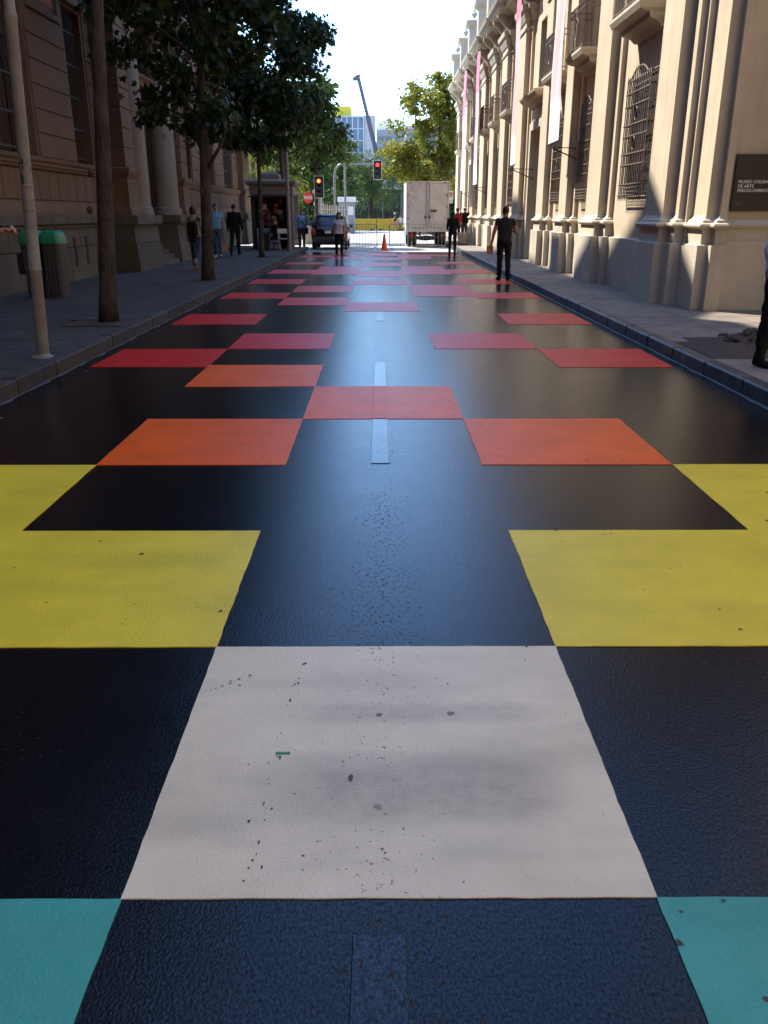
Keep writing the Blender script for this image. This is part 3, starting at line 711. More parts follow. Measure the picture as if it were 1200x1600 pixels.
# upper storeys out of the frame: windows and string courses, then the main cornice that throws the street's shade
for z in (8.6, 13.6):
    moulding('string_course', [(z, .02), (z + .1, .14), (z + .25, .2), (z + .35, .05)], -10, YE)
    for y in np.arange(-8, YE - 2, 4.55):
        w = MB().cbox(XL - .02, fx(.03), y, y + 1.5, z + .9, z + 3.6, .01).build('window', M_glass, crt)
        for y0, y1 in ((y - .2, y), (y + 1.5, y + 1.7)): MB().cbox(XL - .02, fx(.10), y0, y1, z + .8, z + 3.7, .02).build('frame', M_lw, w)
        MB().cbox(XL - .02, fx(.16), y - .3, y + 1.8, z + 3.71, z + 4.0, .02).build('lintel', M_lw, w)
cb = MB(); cb.loft_rect([(-22, XL + p, -10 - p, YE + p, z) for z, p in ((18.9, .02), (19.0, .10), (19.15, .2), (19.2, .36), (19.40, .40), (19.55, .45), (19.58, .40))]); cb.build('cornice', M_lw, crt)
MB().prism([(24.0, 19.5), (28.05, 22.15), (32.6, 19.5)], 'x', -8.2, -6.76).build('pediment', M_lw, crt)
MB().loft_rect([(-9.5, -6.78, 41.9, 44.9, 19.5), (-9.5, -6.78, 41.9, 44.9, 21.0), (-9.5, -6.70, 41.8, 45.0, 21.1), (-9.0, -7.2, 42.7, 44.1, 22.4)]).build('roof_turret', M_lw, crt)
MB().box(-7.4, -6.78, 6, 23.98, 19.5, 20.25).build('roof_shade_block', M_lw, crt)  # unseen block added on the roof to shade the near right sidewalk
MB().loft_rect([(-7.6, -6.8, 34.3, 35.3, 19.5), (-7.6, -6.8, 34.3, 35.3, 20.5), (-7.5, -6.9, 34.5, 35.1, 20.6)]).build('chimney', M_lw, crt)
# portico
for a, b_ in ((PO0, PO0 + .82), (PO1 - .82, PO1)):
    p = MB().box(-7.72, XP, a, b_, 2.74, 7.0).build('portico_pier', M_lw, crt)
    for z in CZ[:9]: MB().cbox(-7.4, XP + .035, a - .03, b_ + .03, z + .012, z + .458, .012).build('stone_course', M_lw, p)
    MB().loft_rect([(-7.72, XP + .10, a - .10, b_ + .10, 1.565), (-7.72, XP + .10, a - .10, b_ + .10, 1.66), (-7.72, XP + .05, a - .05, b_ + .05, 1.78), (-7.72, XP + .04, a - .04, b_ + .04, 2.46), (-7.72, XP + .12, a - .12, b_ + .12, 2.6), (-7.72, XP + .14, a - .14, b_ + .14, 2.70), (-7.72, XP + .06, a - .06, b_ + .06, 2.74)]).build('pier_base', M_lw, p)
for a, b_ in ((PO0 - .08, 25.62), (28.08, PO1 + .08)):      # pedestals under pier and column
    MB().loft_rect([(-7.72, XP + .20, a, b_, .1), (-7.72, XP + .14, a, b_, .85)]).build('plinth_block', M_ls, crt)
    MB().loft_rect([(-7.72, XP + .13, a, b_, .86), (-7.72, XP + .10, a, b_, 1.27)]).build('plinth_block', M_ls, crt)
    for k in range(3):
        y0, y1 = a - .06 + (b_ - a + .12) * k / 3, a - .06 + (b_ - a + .12) * (k + 1) / 3
        MB().cbox(-7.72, XP + .24, y0 + .004, y1 - .004, 1.33, 1.56, .014).build('ledge_block', M_ls, crt)
    MB().box(-7.72, XP + .15, a - .01, b_ + .01, 1.275, 1.328).build('plinth_band', M_ls, crt)
colp = [(.46, 1.57), (.46, 1.66), (.44, 1.68), (.45, 1.72), (.43, 1.78), (.385, 1.80), (.38, 1.9), (.38, 3.2), (.365, 4.6), (.335, 6.15), (.36, 6.17), (.36, 6.22), (.335, 6.24), (.335, 6.34), (.40, 6.44), (.46, 6.50), (.46, 6.62)]
M_col = mat_wall('portico_column_stone', (.25, .21, .165), (.09, .07, .055), .25, .4)
for y in (25.08, 28.62): MB().lathe(colp, (-6.90, y, 0), 32).build('column', M_col, crt, smooth='auto')
ent = MB().loft_rect([(-7.72, XP + p, PO0 - p, PO1 + p, z) for z, p in ((6.99, .02), (7.1, .02), (7.11, .06), (7.5, .06), (7.52, .12), (7.7, .25), (7.85, .30), (7.9, .2))]).build('entablature', M_lw, crt)
MB().box(-7.72, -6.55, 24.7, 29.0, 6.625, 6.985).build('architrave', M_lw, crt)
MB().box(-7.78, -7.40, PO0 + .82, 25.70, 1.5, 6.62).build('porch_wall', M_lw, crt); MB().box(-7.78, -7.40, 28.00, PO1 - .82, 1.5, 6.62).build('porch_wall', M_lw, crt)
MB().box(-7.78, -7.40, 25.70, 28.00, 4.40, 5.55).build('porch_wall', M_lw, crt)
dr = MB().box(-7.74, -7.70, 25.70, 28.00, .4, 4.40).build('door', M_wood, crt)
for s in (0, 1):
    y0 = 25.72 + s * 1.14
    for zz in (1.2, 2.3, 3.4): MB().cbox(-7.70, -7.67, y0 + .16, y0 + .98, zz, zz + .9, .015).build('door_panel', M_wood, dr)
for y0, y1 in ((25.40, 25.70), (28.00, 28.30)): MB().cbox(-7.5, -7.30, y0, y1, .5, 4.62, .02).build('door_jamb', M_lw, dr)
MB().cbox(-7.5, -7.301, 25.701, 27.999, 4.401, 4.62, .01).build('lintel', M_lw, dr)
MB().cbox(-7.5, -7.33, 25.42, 28.28, 4.63, 5.02, .01).build('frieze', M_lw, dr)
for y in (25.5, 28.2): MB().prism([(-7.34, 4.55), (-7.20, 4.62), (-7.14, 4.78), (-7.06, 4.88), (-7.0, 5.0), (-7.34, 5.0)], 'y', y - .12, y + .12).build('console', M_lw, dr)
MB().loft_rect([(-7.5, -7.1 + p, 25.3 - p, 28.4 + p, z) for z, p in ((5.03, -.05), (5.10, .02), (5.14, .10), (5.26, .14), (5.34, .22), (5.40, .22), (5.43, .1))]).build('door_hood', M_lw, dr)
tw = MB().box(-7.74, -7.70, 25.70, 28.00, 5.54, 6.63).build('transom_window', M_glass, crt)
for y in (25.70, 26.45, 27.15, 27.88): MB().cbox(-7.69, -7.36, y, y + .12, 5.55, 6.62, .02).build('mullion', M_lw, tw)
for k in range(6):     # steps up to the door
    MB().cbox(-7.75, XP + .1 - k * .16, 25.63, 28.07, .12 + (0 if k == 0 else .14 * k + .002), .12 + .14 * (k + 1), .01).build('step', M_ls, crt)
# end pavilion
for a, b_ in ((45.0, 46.98),):
    p = MB().box(XL - .02, fx(.28), a, b_, 2.74, 8.5).build('end_pier', M_lw, crt)
    for z in CZ[:9]: MB().cbox(XL, fx(.31), a - .03, b_ + .03, z + .012, z + .458, .012).build('stone_course', M_lw, p)
    MB().loft_rect([(XL - .02, fx(.28 + q), a - q, b_ + q, z) for z, q in ((1.57, .10), (1.66, .10), (1.78, .05), (2.46, .04), (2.6, .12), (2.70, .14), (2.735, .06))]).build('pier_base', M_lw, p)
    MB().loft_rect([(XL - .02, fx(.28 + q), a - q, b_ + q, z) for z, q in ((.1, .14), (1.3, .08), (1.34, .2), (1.565, .2))]).build('plinth_block', M_ls, p)
# basement vents
for y in (35.0, 35.32, 35.64, 20.2, 21.0): MB().cbox(fx(.09), fx(.112), y, y + .16, .45, 1.1, .004).build('basement_vent', M_dark, crt)

# scuffs, tyre nicks and chewing gum trodden into the paint
sc_ = MB()
def blot(x, y, r, ang, asp):
    n = random.randint(6, 9); pts = []
    for k in range(n):
        t = 2 * PI * k / n; rr_ = r * random.uniform(.6, 1.25); u, v_ = rr_ * asp * math.cos(t), rr_ * math.sin(t)
        pts.append((x + u * math.cos(ang) - v_ * math.sin(ang), y + u * math.sin(ang) + v_ * math.cos(ang), .0056))
    sc_.add(pts, [tuple(range(n))])
for k in range(24):
    y = 1.66 + random.random() ** 1.3 * 1.0; blot(-.335 + .03 * (y - 1.7) + random.gauss(0, .012), y, random.uniform(.0015, .0045), PI / 2, random.uniform(1, 3.5))
for k in range(150):
    c_, y0, y1, m_q = random.choice(sq[:13]); x = random.uniform(*cols[c_]); blot(x, random.uniform(y0, y1), random.choice((.002, .002, .003, .003, .004, .005, .008)), random.uniform(0, PI), random.uniform(1, 2.4))
for k in range(9):
    c_, y0, y1, m_q = random.choice(sq[:11]); x, y = random.uniform(*cols[c_]), random.uniform(y0, y1); a = random.uniform(0, PI)
    for q in range(random.randint(4, 10)): blot(x + q * .02 * math.cos(a) + random.gauss(0, .006), y + q * .02 * math.sin(a) + random.gauss(0, .006), random.uniform(.002, .0045), a, 1.8)
so = sc_.build('scuff_marks', mat('scuff', (.075, .062, .052), .7, .5, 40), road); so['kind'] = 'stuff'
MB().cbox(-.332, -.285, 2.19, 2.20, .0045, .0075, .001).build('green_chip', M_green_chip, road)

# unseen blocks added to block rear sky and bounce warm light into the street
for nm, lab, q in (('rear_sky_blocker', 'unseen dark block added behind the viewer to cut the sky fill', (-22, 24, -42, -22, 27)), ('side_bounce_block', 'unseen ochre block added beside the forecourt, sized and toned to bounce warm light', (7.3, 24, -21, 11.5, 19))):
    t = thing(nm, lab, 'building', ((q[0] + q[1]) / 2, (q[2] + q[3]) / 2, 0))
    MB().box(q[0], q[1], q[2], q[3], 0, q[4]).build('wall', mat_wall('neighbour_%s' % nm, *(((.09, .07, .05), (.05, .04, .03)) if nm == 'rear_sky_blocker' else ((.46, .34, .21), (.25, .18, .11)))), t)
    MB().loft_rect([(q[0] - p, q[1] + p, q[2] - p, q[3] + p, q[4] + z) for z, p in ((.002, .05), (.2, .3), (.45, .4))]).build('cornice', M_rp, t)
    for z in (2.0, 6.5, 11.0):
        if z + 2.4 > q[4]: continue
        for k in range(6):
            x = q[0] + 3 + k * (q[1] - q[0] - 6) / 5
            MB().box(x - .6, x + .6, q[3] - .1, q[3] + .03, z, z + 2.4).build('window', M_glass, t)

# ------------------------------------------------------------------ trees
LEAF_MAPLE = [(0, 0), (.16, .02), (.46, -.02), (.30, .22), (.50, .52), (.20, .52), (0, 1.0), (-.20, .52), (-.50, .52), (-.30, .22), (-.46, -.02), (-.16, .02)]
LEAF_OVAL = [(0, 0), (.30, .35), (.22, .8), (0, 1.0), (-.22, .8), (-.30, .35)]
LEAF_LONG = [(0, 0), (.10, .4), (0, 1.0), (-.10, .4)]
def leaves_mesh(name, pos, size, shape, m, hang=.5, outward=None):
    """pos Nx3; every leaf a small bent polygon of its own orientation"""
    n = len(pos); k = len(shape); sh = np.array(shape)
    d = rng.normal(size=(n, 3)); d[:, 2] = d[:, 2] * .6 - hang
    if outward is not None: d += outward * .6
    d /= np.linalg.norm(d, axis=1)[:, None]
    q = rng.normal(size=(n, 3)); q[:, 2] *= .35; a = np.cross(d, q); a /= np.linalg.norm(a, axis=1)[:, None] + 1e-9
    nn = np.cross(a, d); s = size * rng.uniform(.65, 1.25, n)
    V = pos[:, None, :] + s[:, None, None] * (sh[None, :, 0, None] * a[:, None, :] + sh[None, :, 1, None] * d[:, None, :] + (-.35 * np.abs(sh[None, :, 0, None]) - .12 * sh[None, :, 1, None] ** 2) * nn[:, None, :])
    me = bpy.data.meshes.new(name)
    me.vertices.add(n * k); me.vertices.foreach_set('co', V.reshape(-1).astype(np.float32))
    me.loops.add(n * k); me.loops.foreach_set('vertex_index', np.arange(n * k, dtype=np.int32))
    me.polygons.add(n); me.polygons.foreach_set('loop_start', np.arange(0, n * k, k, dtype=np.int32)); me.polygons.foreach_set('loop_total', np.full(n, k, np.int32))
    me.update(calc_edges=True)
    at = me.attributes.new('leafvar', 'FLOAT', 'FACE'); at.data.foreach_set('value', rng.beta(2, 2, n).astype(np.float32))
    me.materials.append(m); return me
def tree(name, label, base, trunk_top, r0, lobes, nleaf, lsize, m, shape=LEAF_MAPLE, bark=M_bark, hang=.5, group=None, clump=.42, lean=0, per=90, droop=0):
    """base (x,y,z); lobes: (cx,cy,cz,rx,ry,rz) ellipsoids that the crown fills with leaf clumps"""
    bx, by, bz = base
    t = thing(name, label, 'tree', base, 0, group)
    ax = Vector((bx, by, bz)); top = Vector((bx + lean, by + .1, trunk_top))
    path = []; rad = []; N = 26
    for i in range(N + 1):
        f = i / N; p = ax.lerp(top, f) + Vector((.05 * math.sin(f * 5 + bx), .05 * math.sin(f * 4 + by), 0)) * f
        path.append(p); rad.append(r0 * (1.28 - .5 * f if f > .05 else 1.45 - f * 4) * (1 - .45 * f))
    tb = MB().tube(path, rad, 14)
    for j in range(len(tb.v)):      # lumpy bark outline
        x, y, z = tb.v[j]; k = 1 + .05 * math.sin(z * 9 + math.atan2(y - by, x - bx) * 3) + random.uniform(-.025, .025)
        c = ax.lerp(top, min(1, max(0, (z - bz) / (trunk_top - bz)))); tb.v[j] = (c.x + (x - c.x) * k, c.y + (y - c.y) * k, z)
    for k in range(3):              # pruning knots
        a = random.uniform(PI, 2 * PI); z = bz + random.uniform(.4, 2.2); rr_ = r0 * 1.05
        tb.ell((bx + rr_ * math.cos(a), by + rr_ * math.sin(a), z), .045, .045, .055, 8, 5)
    vol = np.array([l[3] * l[4] * l[5] for l in lobes]); nc = max(6, nleaf // per); tot = []
    limb = MB(); outv = []
    cnt = np.maximum(1, (vol / vol.sum() * nc).astype(int))
    for l, c in zip(lobes, cnt):
        lc = Vector(l[:3])
        f0 = min(1.0, max(.3, (lc.z - .35 * l[5] - bz - .8) / (trunk_top - bz))); st = ax.lerp(top, f0)
        mid = st.lerp(lc, .55) + Vector((random.uniform(-.2, .2), random.uniform(-.2, .2), random.uniform(-.1, .3)))
        limb.tube([st, mid, lc], [r0 * .45, r0 * .3, r0 * .16], 7)
        for q in range(c):
            while True:
                u = rng.uniform(-1, 1, 3)
                if .12 < (u ** 2).sum() < 1: break
            u *= (1.0 / np.linalg.norm(u)) ** .25 if np.linalg.norm(u) > .4 else 1
            p = np.array(l[:3]) + u * np.array(l[3:])
            if q % 3 == 0:
                pv = Vector(p); m2 = lc.lerp(pv, .5) + Vector((0, 0, random.uniform(0, .25)))
                limb.tube([lc.lerp(st, .25 * random.random()), m2, pv], [r0 * .13, r0 * .085, .008], 5)
            sz = clump * rng.uniform(.6, 1.4); k = int(per * rng.uniform(.6, 1.4) * (.35 + sz / clump * .65))
            w = rng.normal(size=(k, 3)) * sz * np.array([.55, .55, .38])
            if droop: w[:, 2] -= np.abs(rng.normal(size=k)) * droop
            tot.append(p + w); outv.append(np.tile(u / (np.linalg.norm(u) + 1e-6), (k, 1)))
    tr = tb.build('trunk', bark, t, smooth=True)
    limb.build('limbs', bark, tr, smooth=True)
    P = np.concatenate(tot) - np.array(base); o = bpy.data.objects.new('crown', leaves_mesh('crown', P, lsize, shape, m, hang, np.concatenate(outv))); C.objects.link(o); o.parent = t
    return t
G1 = 'street trees along the shaded sidewalk'
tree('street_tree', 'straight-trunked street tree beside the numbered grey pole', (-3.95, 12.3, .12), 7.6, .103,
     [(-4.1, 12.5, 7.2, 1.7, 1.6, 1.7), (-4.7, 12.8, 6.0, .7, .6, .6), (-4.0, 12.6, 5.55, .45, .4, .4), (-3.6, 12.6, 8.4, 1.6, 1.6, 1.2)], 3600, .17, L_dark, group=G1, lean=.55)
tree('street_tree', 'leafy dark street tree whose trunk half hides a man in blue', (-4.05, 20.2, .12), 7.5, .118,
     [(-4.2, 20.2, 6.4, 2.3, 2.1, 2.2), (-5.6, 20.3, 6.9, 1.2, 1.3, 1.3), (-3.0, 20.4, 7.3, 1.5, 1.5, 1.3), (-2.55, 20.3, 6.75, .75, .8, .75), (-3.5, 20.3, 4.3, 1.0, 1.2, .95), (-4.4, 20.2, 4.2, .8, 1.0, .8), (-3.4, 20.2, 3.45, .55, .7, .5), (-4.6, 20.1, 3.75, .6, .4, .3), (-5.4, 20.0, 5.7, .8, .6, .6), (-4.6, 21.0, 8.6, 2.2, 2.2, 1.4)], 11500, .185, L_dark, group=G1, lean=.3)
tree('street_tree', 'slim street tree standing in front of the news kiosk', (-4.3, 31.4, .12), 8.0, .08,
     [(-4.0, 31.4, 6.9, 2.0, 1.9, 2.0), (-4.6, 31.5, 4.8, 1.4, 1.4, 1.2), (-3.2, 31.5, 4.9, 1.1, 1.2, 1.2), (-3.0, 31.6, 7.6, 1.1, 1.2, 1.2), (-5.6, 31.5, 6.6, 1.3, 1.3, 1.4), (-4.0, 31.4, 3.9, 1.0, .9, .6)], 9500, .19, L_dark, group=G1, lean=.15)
tree('street_tree', 'tall bushy tree with sunlit crown behind the kiosk', (-5.0, 45.6, 0), 8.2, .16,
     [(-4.3, 46.0, 6.7, 1.9, 1.8, 1.9), (-5.6, 46.0, 6.0, 1.8, 1.8, 1.8), (-3.7, 46.0, 5.9, 1.3, 1.4, 1.1), (-3.3, 46, 7.3, .9, .9, 1.0), (-2.7, 46.2, 5.3, 1.1, 1.0, .6)], 9500, .24, L_park, LEAF_OVAL, group=G1, per=80)
tree('street_tree', 'spreading low tree leaning over the junction beyond the red signal', (-3.7, 52.0, 0), 6.0, .15,
     [(-3.3, 52, 5.6, 1.5, 1.6, .9), (-1.9, 52, 4.9, 1.0, .9, .5), (-4.9, 52, 5.2, 1.8, 1.6, 1.6)], 6000, .25, L_park, LEAF_OVAL, group=G1, per=80)
tree('plane_tree', 'big sunlit yellow-green plane tree rising behind the box truck', (4.4, 67, 0), 9.4, .24,
     [(3.7, 67, 8.9, 2.0, 2.0, 2.1), (2.0, 67, 6.5, 1.6, 1.7, 1.7), (5.0, 67, 7.2, 2.0, 2.0, 2.4), (2.8, 67, 4.8, 2.0, 2.0, 1.2), (.9, 67, 5.4, .9, 1.2, 1.2), (5.0, 67, 10.0, 1.5, 1.5, 1.3), (5.8, 67, 4.8, 1.6, 1.6, 1.5)], 12500, .26, L_lit, LEAF_OVAL, M_barkL, .3, per=75, clump=.5)
G2 = 'park trees across the junction'
tree('park_tree', 'feathery grey-green willow-like tree above the yellow barriers', (-1.0, 92, 0), 6.8, .25,
     [(-.4, 92, 6.6, 2.6, 2.4, 1.7), (.8, 92, 5.2, 2.2, 2.2, 1.7), (-2.4, 92, 5.2, 2.2, 2.2, 1.7), (-.5, 92, 4.2, 3.0, 2.2, 1.2)], 9000, .38, L_will, LEAF_LONG, M_bark, .9, G2, .6, 0, 70, .7)
tree('park_tree', 'dense green park tree behind the stone gate pillar', (-6.0, 84, 0), 7.5, .3,
     [(-6.2, 84, 6.2, 3.0, 3.0, 2.6), (-3.4, 84, 4.4, 2.0, 2.0, 1.5), (-8.8, 84, 6.4, 3.2, 3, 3.2)], 8000, .36, L_park, LEAF_OVAL, M_bark, .4, G2, .7, 0, 70)
tree('park_tree', 'pale weeping tree seen between courthouse corner and kiosk', (-10.5, 74, 0), 7.0, .25,
     [(-10.3, 74, 6.0, 3.0, 2.6, 3.0), (-8.2, 74, 4.6, 2.2, 2.0, 2.0), (-13, 74, 5.5, 3, 2.5, 3)], 7000, .34, L_lit, LEAF_LONG, M_bark, .8, G2, .6, 0, 70, .6)
tree('park_tree', 'broad dark tree at the back of the park under the glass tower', (2.6, 108, 0), 9.0, .35,
     [(2.4, 108, 6.0, 4.2, 3.4, 2.8), (6.5, 108, 7.0, 4.0, 3.4, 3.6), (-1.5, 108, 5.0, 3.2, 3, 2.2)], 8000, .45, L_park, LEAF_OVAL, M_bark, .4, G2, .8, 0, 65)
tree('park_tree', 'rounded olive tree far back to the left of the park', (-13, 112, 0), 9.0, .35,
     [(-13, 112, 8.4, 5.0, 3.4, 4.0), (-7.6, 112, 5.6, 3.6, 3.2, 2.8), (-19, 112, 7, 5, 4, 4)], 8000, .5, L_park, LEAF_OVAL, M_bark, .4, G2, .9, 0, 65)
tree('park_tree', 'yellowing tree filling the gap right of the plane tree', (9.5, 80, 0), 9.0, .3,
     [(9.0, 80, 8.0, 3.6, 3.0, 3.4), (6.8, 80, 5.0, 2.6, 2.2, 2.2), (12, 80, 7, 3, 3, 3)], 7000, .36, L_lit, LEAF_OVAL, M_barkL, .3, G2, .7, 0, 65)

# ------------------------------------------------------------------ street furniture on the left
pl = thing('lamp_post', 'tapered grey steel post stencilled 41, footed in the sidewalk by the kerb', 'post', (-3.66, 9.05, .13))
pole = MB().lathe([(.066, .0), (.064, .9), (.068, .91), (.068, .93), (.062, .94), (.060, 1.5), (.064, 1.505), (.064, 1.53), (.060, 1.535), (.059, 1.72), (.063, 1.725), (.063, 1.75), (.058, 1.755), (.056, 3.2), (.060, 3.21), (.06, 3.26), (.050, 3.3), (.042, 8.2)], (-3.66, 9.05, .13), 24).build('pole', M_pole, pl, smooth='auto')
MB().lathe([(.13, 0), (.13, .012), (.075, .03), (.066, .05)], (-3.66, 9.05, .13), 20).build('foot', M_pole, pl, smooth='auto')
MB().tube([(-3.66, 9.05, 8.3), (-3.5, 9.05, 8.7), (-2.9, 9.05, 8.95), (-2.2, 9.05, 9.0)], .03, 8).build('arm', M_pole, pl)
MB().loft_rect([(-2.5, -1.9, 8.95, 9.15, 8.96), (-2.55, -1.85, 8.9, 9.2, 9.02), (-2.4, -2.0, 8.98, 9.12, 9.1)]).build('lamp_head', M_pole, pl)
pl.rotation_euler = (0, R(2.4), 0)
M_dig = mat('stencil_black', (.012, .012, .012), .6, .05, 5)
for s_, z in (('4', 2.03), ('1', 1.885)):
    me = text_mesh(s_, .125, 'CENTER', .0, .004)
    for v in me.vertices:
        a = v.co.x / .060 - .25; v.co = (.0605 * math.sin(a), -.0605 * math.cos(a), v.co.y)
    text_obj('stencilled_number', me, M_dig, pl, (0, 0, z - .13), (0, 0, 0))

M_green = mat('bin_lid_green', (.012, .20, .085), .35, .12, 6)
M_bin = mat('bin_body_grey', (.040, .037, .036), .5, .15, 6)
tb_ = thing('litter_bin', 'dark grey litter bin with domed green lid by the courthouse plinth', 'bin', (-6.15, 15.9, .138))
bx, by = -6.15, 15.9
def rrect(cx, cy, hx, hy, r, z, n=5):
    pts = []
    for qx, qy, a0 in ((1, 1, 0), (-1, 1, 90), (-1, -1, 180), (1, -1, 270)):
        for k in range(n):
            a = R(a0 + 90 * k / (n - 1)); pts.append((cx + qx * (hx - r) + r * math.cos(a), cy + qy * (hy - r) + r * math.sin(a), z))
    return pts
def loft(rings, cap=True):
    n = len(rings[0]); vs = [p for r_ in rings for p in r_]
    fs = [(i * n + k, i * n + (k + 1) % n, (i + 1) * n + (k + 1) % n, (i + 1) * n + k) for i in range(len(rings) - 1) for k in range(n)]
    if cap: fs += [tuple(range(n))[::-1], tuple((len(rings) - 1) * n + k for k in range(n))]
    return MB().add(vs, fs)
for sx in (-1, 1):
    cx = bx + sx * .185
    loft([rrect(cx, by, .14, .19, .06, z) for z in (.14,)] + [rrect(cx, by, .14 + .03 * t, .19 + .03 * t, .07, .14 + .95 * t) for t in (.05, .5, 1.0)]).build('bin_body', M_bin, tb_, smooth='auto')
    for k in range(4):
        yy = by - .215 - .004; MB().cbox(cx - .12 + k * .07, cx - .10 + k * .07, yy, yy + .03, .2, 1.0, .004).build('rib', M_bin, tb_)
    MB().add([p for t in np.linspace(0, 1, 7) for p in rrect(cx, by, .185 * math.cos(t * 1.35) ** .7, .235 * math.cos(t * 1.35) ** .7, .07 * math.cos(t * 1.35), 1.13 + .20 * math.sin(t * 1.5))], [(i * 20 + k, i * 20 + (k + 1) % 20, (i + 1) * 20 + (k + 1) % 20, (i + 1) * 20 + k) for i in range(6) for k in range(20)] + [tuple(120 + k for k in range(20))]).build('lid', M_green, tb_, smooth='auto')
    loft([rrect(cx, by, .188, .24, .07, z) for z in (1.09, 1.135)]).build('lid_rim', M_green, tb_, smooth='auto')
MB().cbox(bx - .50, bx - .36, by - .06, by + .06, .55, .92, .02).build('side_bracket', M_blk, tb_)
MB().tube([(bx, by + .28, .138), (bx, by + .28, 1.2)], .03, 10).build('post', M_blk, tb_)

# tall street lamp by the kiosk
lp = thing('street_lamp', 'tall slim street lamp rising through the trees beside the kiosk', 'street lamp', (-3.8, 36.4, .14))
MB().lathe([(.09, 0), (.085, .5), (.075, 1.2), (.06, 9.8)], (-3.8, 36.4, .14), 16).build('pole', M_pole, lp, smooth='auto')
MB().tube([(-3.8, 36.4, 9.9), (-3.6, 36.4, 10.35), (-3.0, 36.4, 10.6), (-2.2, 36.4, 10.62)], .035, 8).build('arm', M_pole, lp)
MB().ell((-1.95, 36.4, 10.6), .36, .16, .09).build('lamp_head', M_wht, lp, smooth=True)

# news kiosk
ks = thing('news_kiosk', 'dark stone news kiosk with open front hung with magazines', 'kiosk', (-4.75, 39.2, .14))
kx0, kx1, ky0, ky1 = -5.65, -3.95, 38.4, 40.2
M_ks = mat_wall('kiosk_stone', (.20, .165, .14), (.08, .06, .05))
M_kb = mat('kiosk_steel_green', (.018, .024, .020), .5, .2, 6)
MB().box(kx0 + .05, kx1 - .05, ky1 - .08, ky1, .14, 2.35).build('back_wall', M_kb, ks)
for x in (kx0, kx1 - .14): MB().cbox(x, x + .14, ky0 + .15, ky1 - .01, .14, 2.36, .015).build('side_wall', M_kb, ks)
MB().cbox(kx1 - .02, kx1 + .14, ky0, ky0 + .2, .14, 2.36, .015).build('pillar', M_ks, ks)
MB().cbox(kx0 - .02, kx1 + .16, ky0 - .02, ky1 + .02, 2.37, 2.75, .02).build('fascia', M_ks, ks)
MB().loft_rect([(kx0 - .08, kx1 + .22, ky0 - .08, ky1 + .08, 2.755), (kx0 - .16, kx1 + .3, ky0 - .16, ky1 + .16, 2.85), (kx0 - .16, kx1 + .3, ky0 - .16, ky1 + .16, 2.93), (kx0 + .1, kx1 - .1, ky0 + .1, ky1 - .1, 3.0)]).build('roof', M_ks, ks)
MB().loft_rect([(-5.2, -4.4, 38.7, 39.6, 2.98), (-5.2, -4.4, 38.7, 39.6, 3.2), (-5.0, -4.6, 38.9, 39.4, 3.32)]).build('roof_block', M_ks, ks)
MB().cbox(kx0 - .05, kx1 - .2, ky0 - .35, ky0 + .1, 2.28, 2.335, .01).build('awning', M_kb, ks)
ct = MB().cbox(kx0 + .2, kx1 - .5, ky0 + .12, ky0 + .5, .14, 1.0, .015).build('counter', mat('counter_poster', (.22, .26, .32), .5, .4, 2.5), ks)
cl_ = [(.30, .05, .04), (.62, .58, .52), (.06, .12, .22), (.30, .22, .06), (.22, .08, .14), (.70, .68, .66), (.05, .05, .06), (.12, .03, .03)]
for i in range(5):
    for j in range(5):
        x = kx0 + .22 + i * .235; z = 1.08 + j * .25
        if random.random() < .38: continue
        x += random.uniform(-.05, .05); z += random.uniform(-.06, .06)
        c = random.choice(cl_); MB().cbox(x, x + random.uniform(.15, .2), ky0 + .42 + .02 * j, ky0 + .43 + .02 * j, z, z + random.uniform(.17, .23), .002).build('magazine', mat('print_%d' % cl_.index(c), c, .5, .35, 9), ks)
tbk = thing('sandwich_bin', 'square black bin standing next to the slim tree by the kiosk', 'bin', (-4.85, 36.9, .138))
MB().loft_rect([(-5.05, -4.7, 36.75, 37.1, .138), (-5.09, -4.66, 36.71, 37.14, .80)]).build('body', M_blk, tbk); MB().cbox(-5.11, -4.64, 36.69, 37.16, .80, .86, .01).build('rim', M_blk, tbk)
# folding chair
fc = thing('folding_chair', 'pale metal folding chair open in front of the kiosk', 'chair', (-4.15, 37.3, .138), R(20))
M_ch = mat('chair_metal', (.45, .42, .36), .4, .1, 8, metal=.4)
for s in (-.2, .2):
    MB().tube([(s, -.28, .01), (s, .02, .46), (s, .22, .85)], .014, 6).build('back_leg', M_ch, fc, world=False)
    MB().tube([(s * .9, .26, .01), (s * .9, -.16, .47)], .014, 6).build('front_leg', M_ch, fc, world=False)
MB().cbox(-.2, .2, -.2, .16, .44, .47, .008).build('seat', M_ch, fc, world=False)
MB().cbox(-.21, .21, .185, .225, .66, .86, .01).build('backrest', M_ch, fc, world=False)

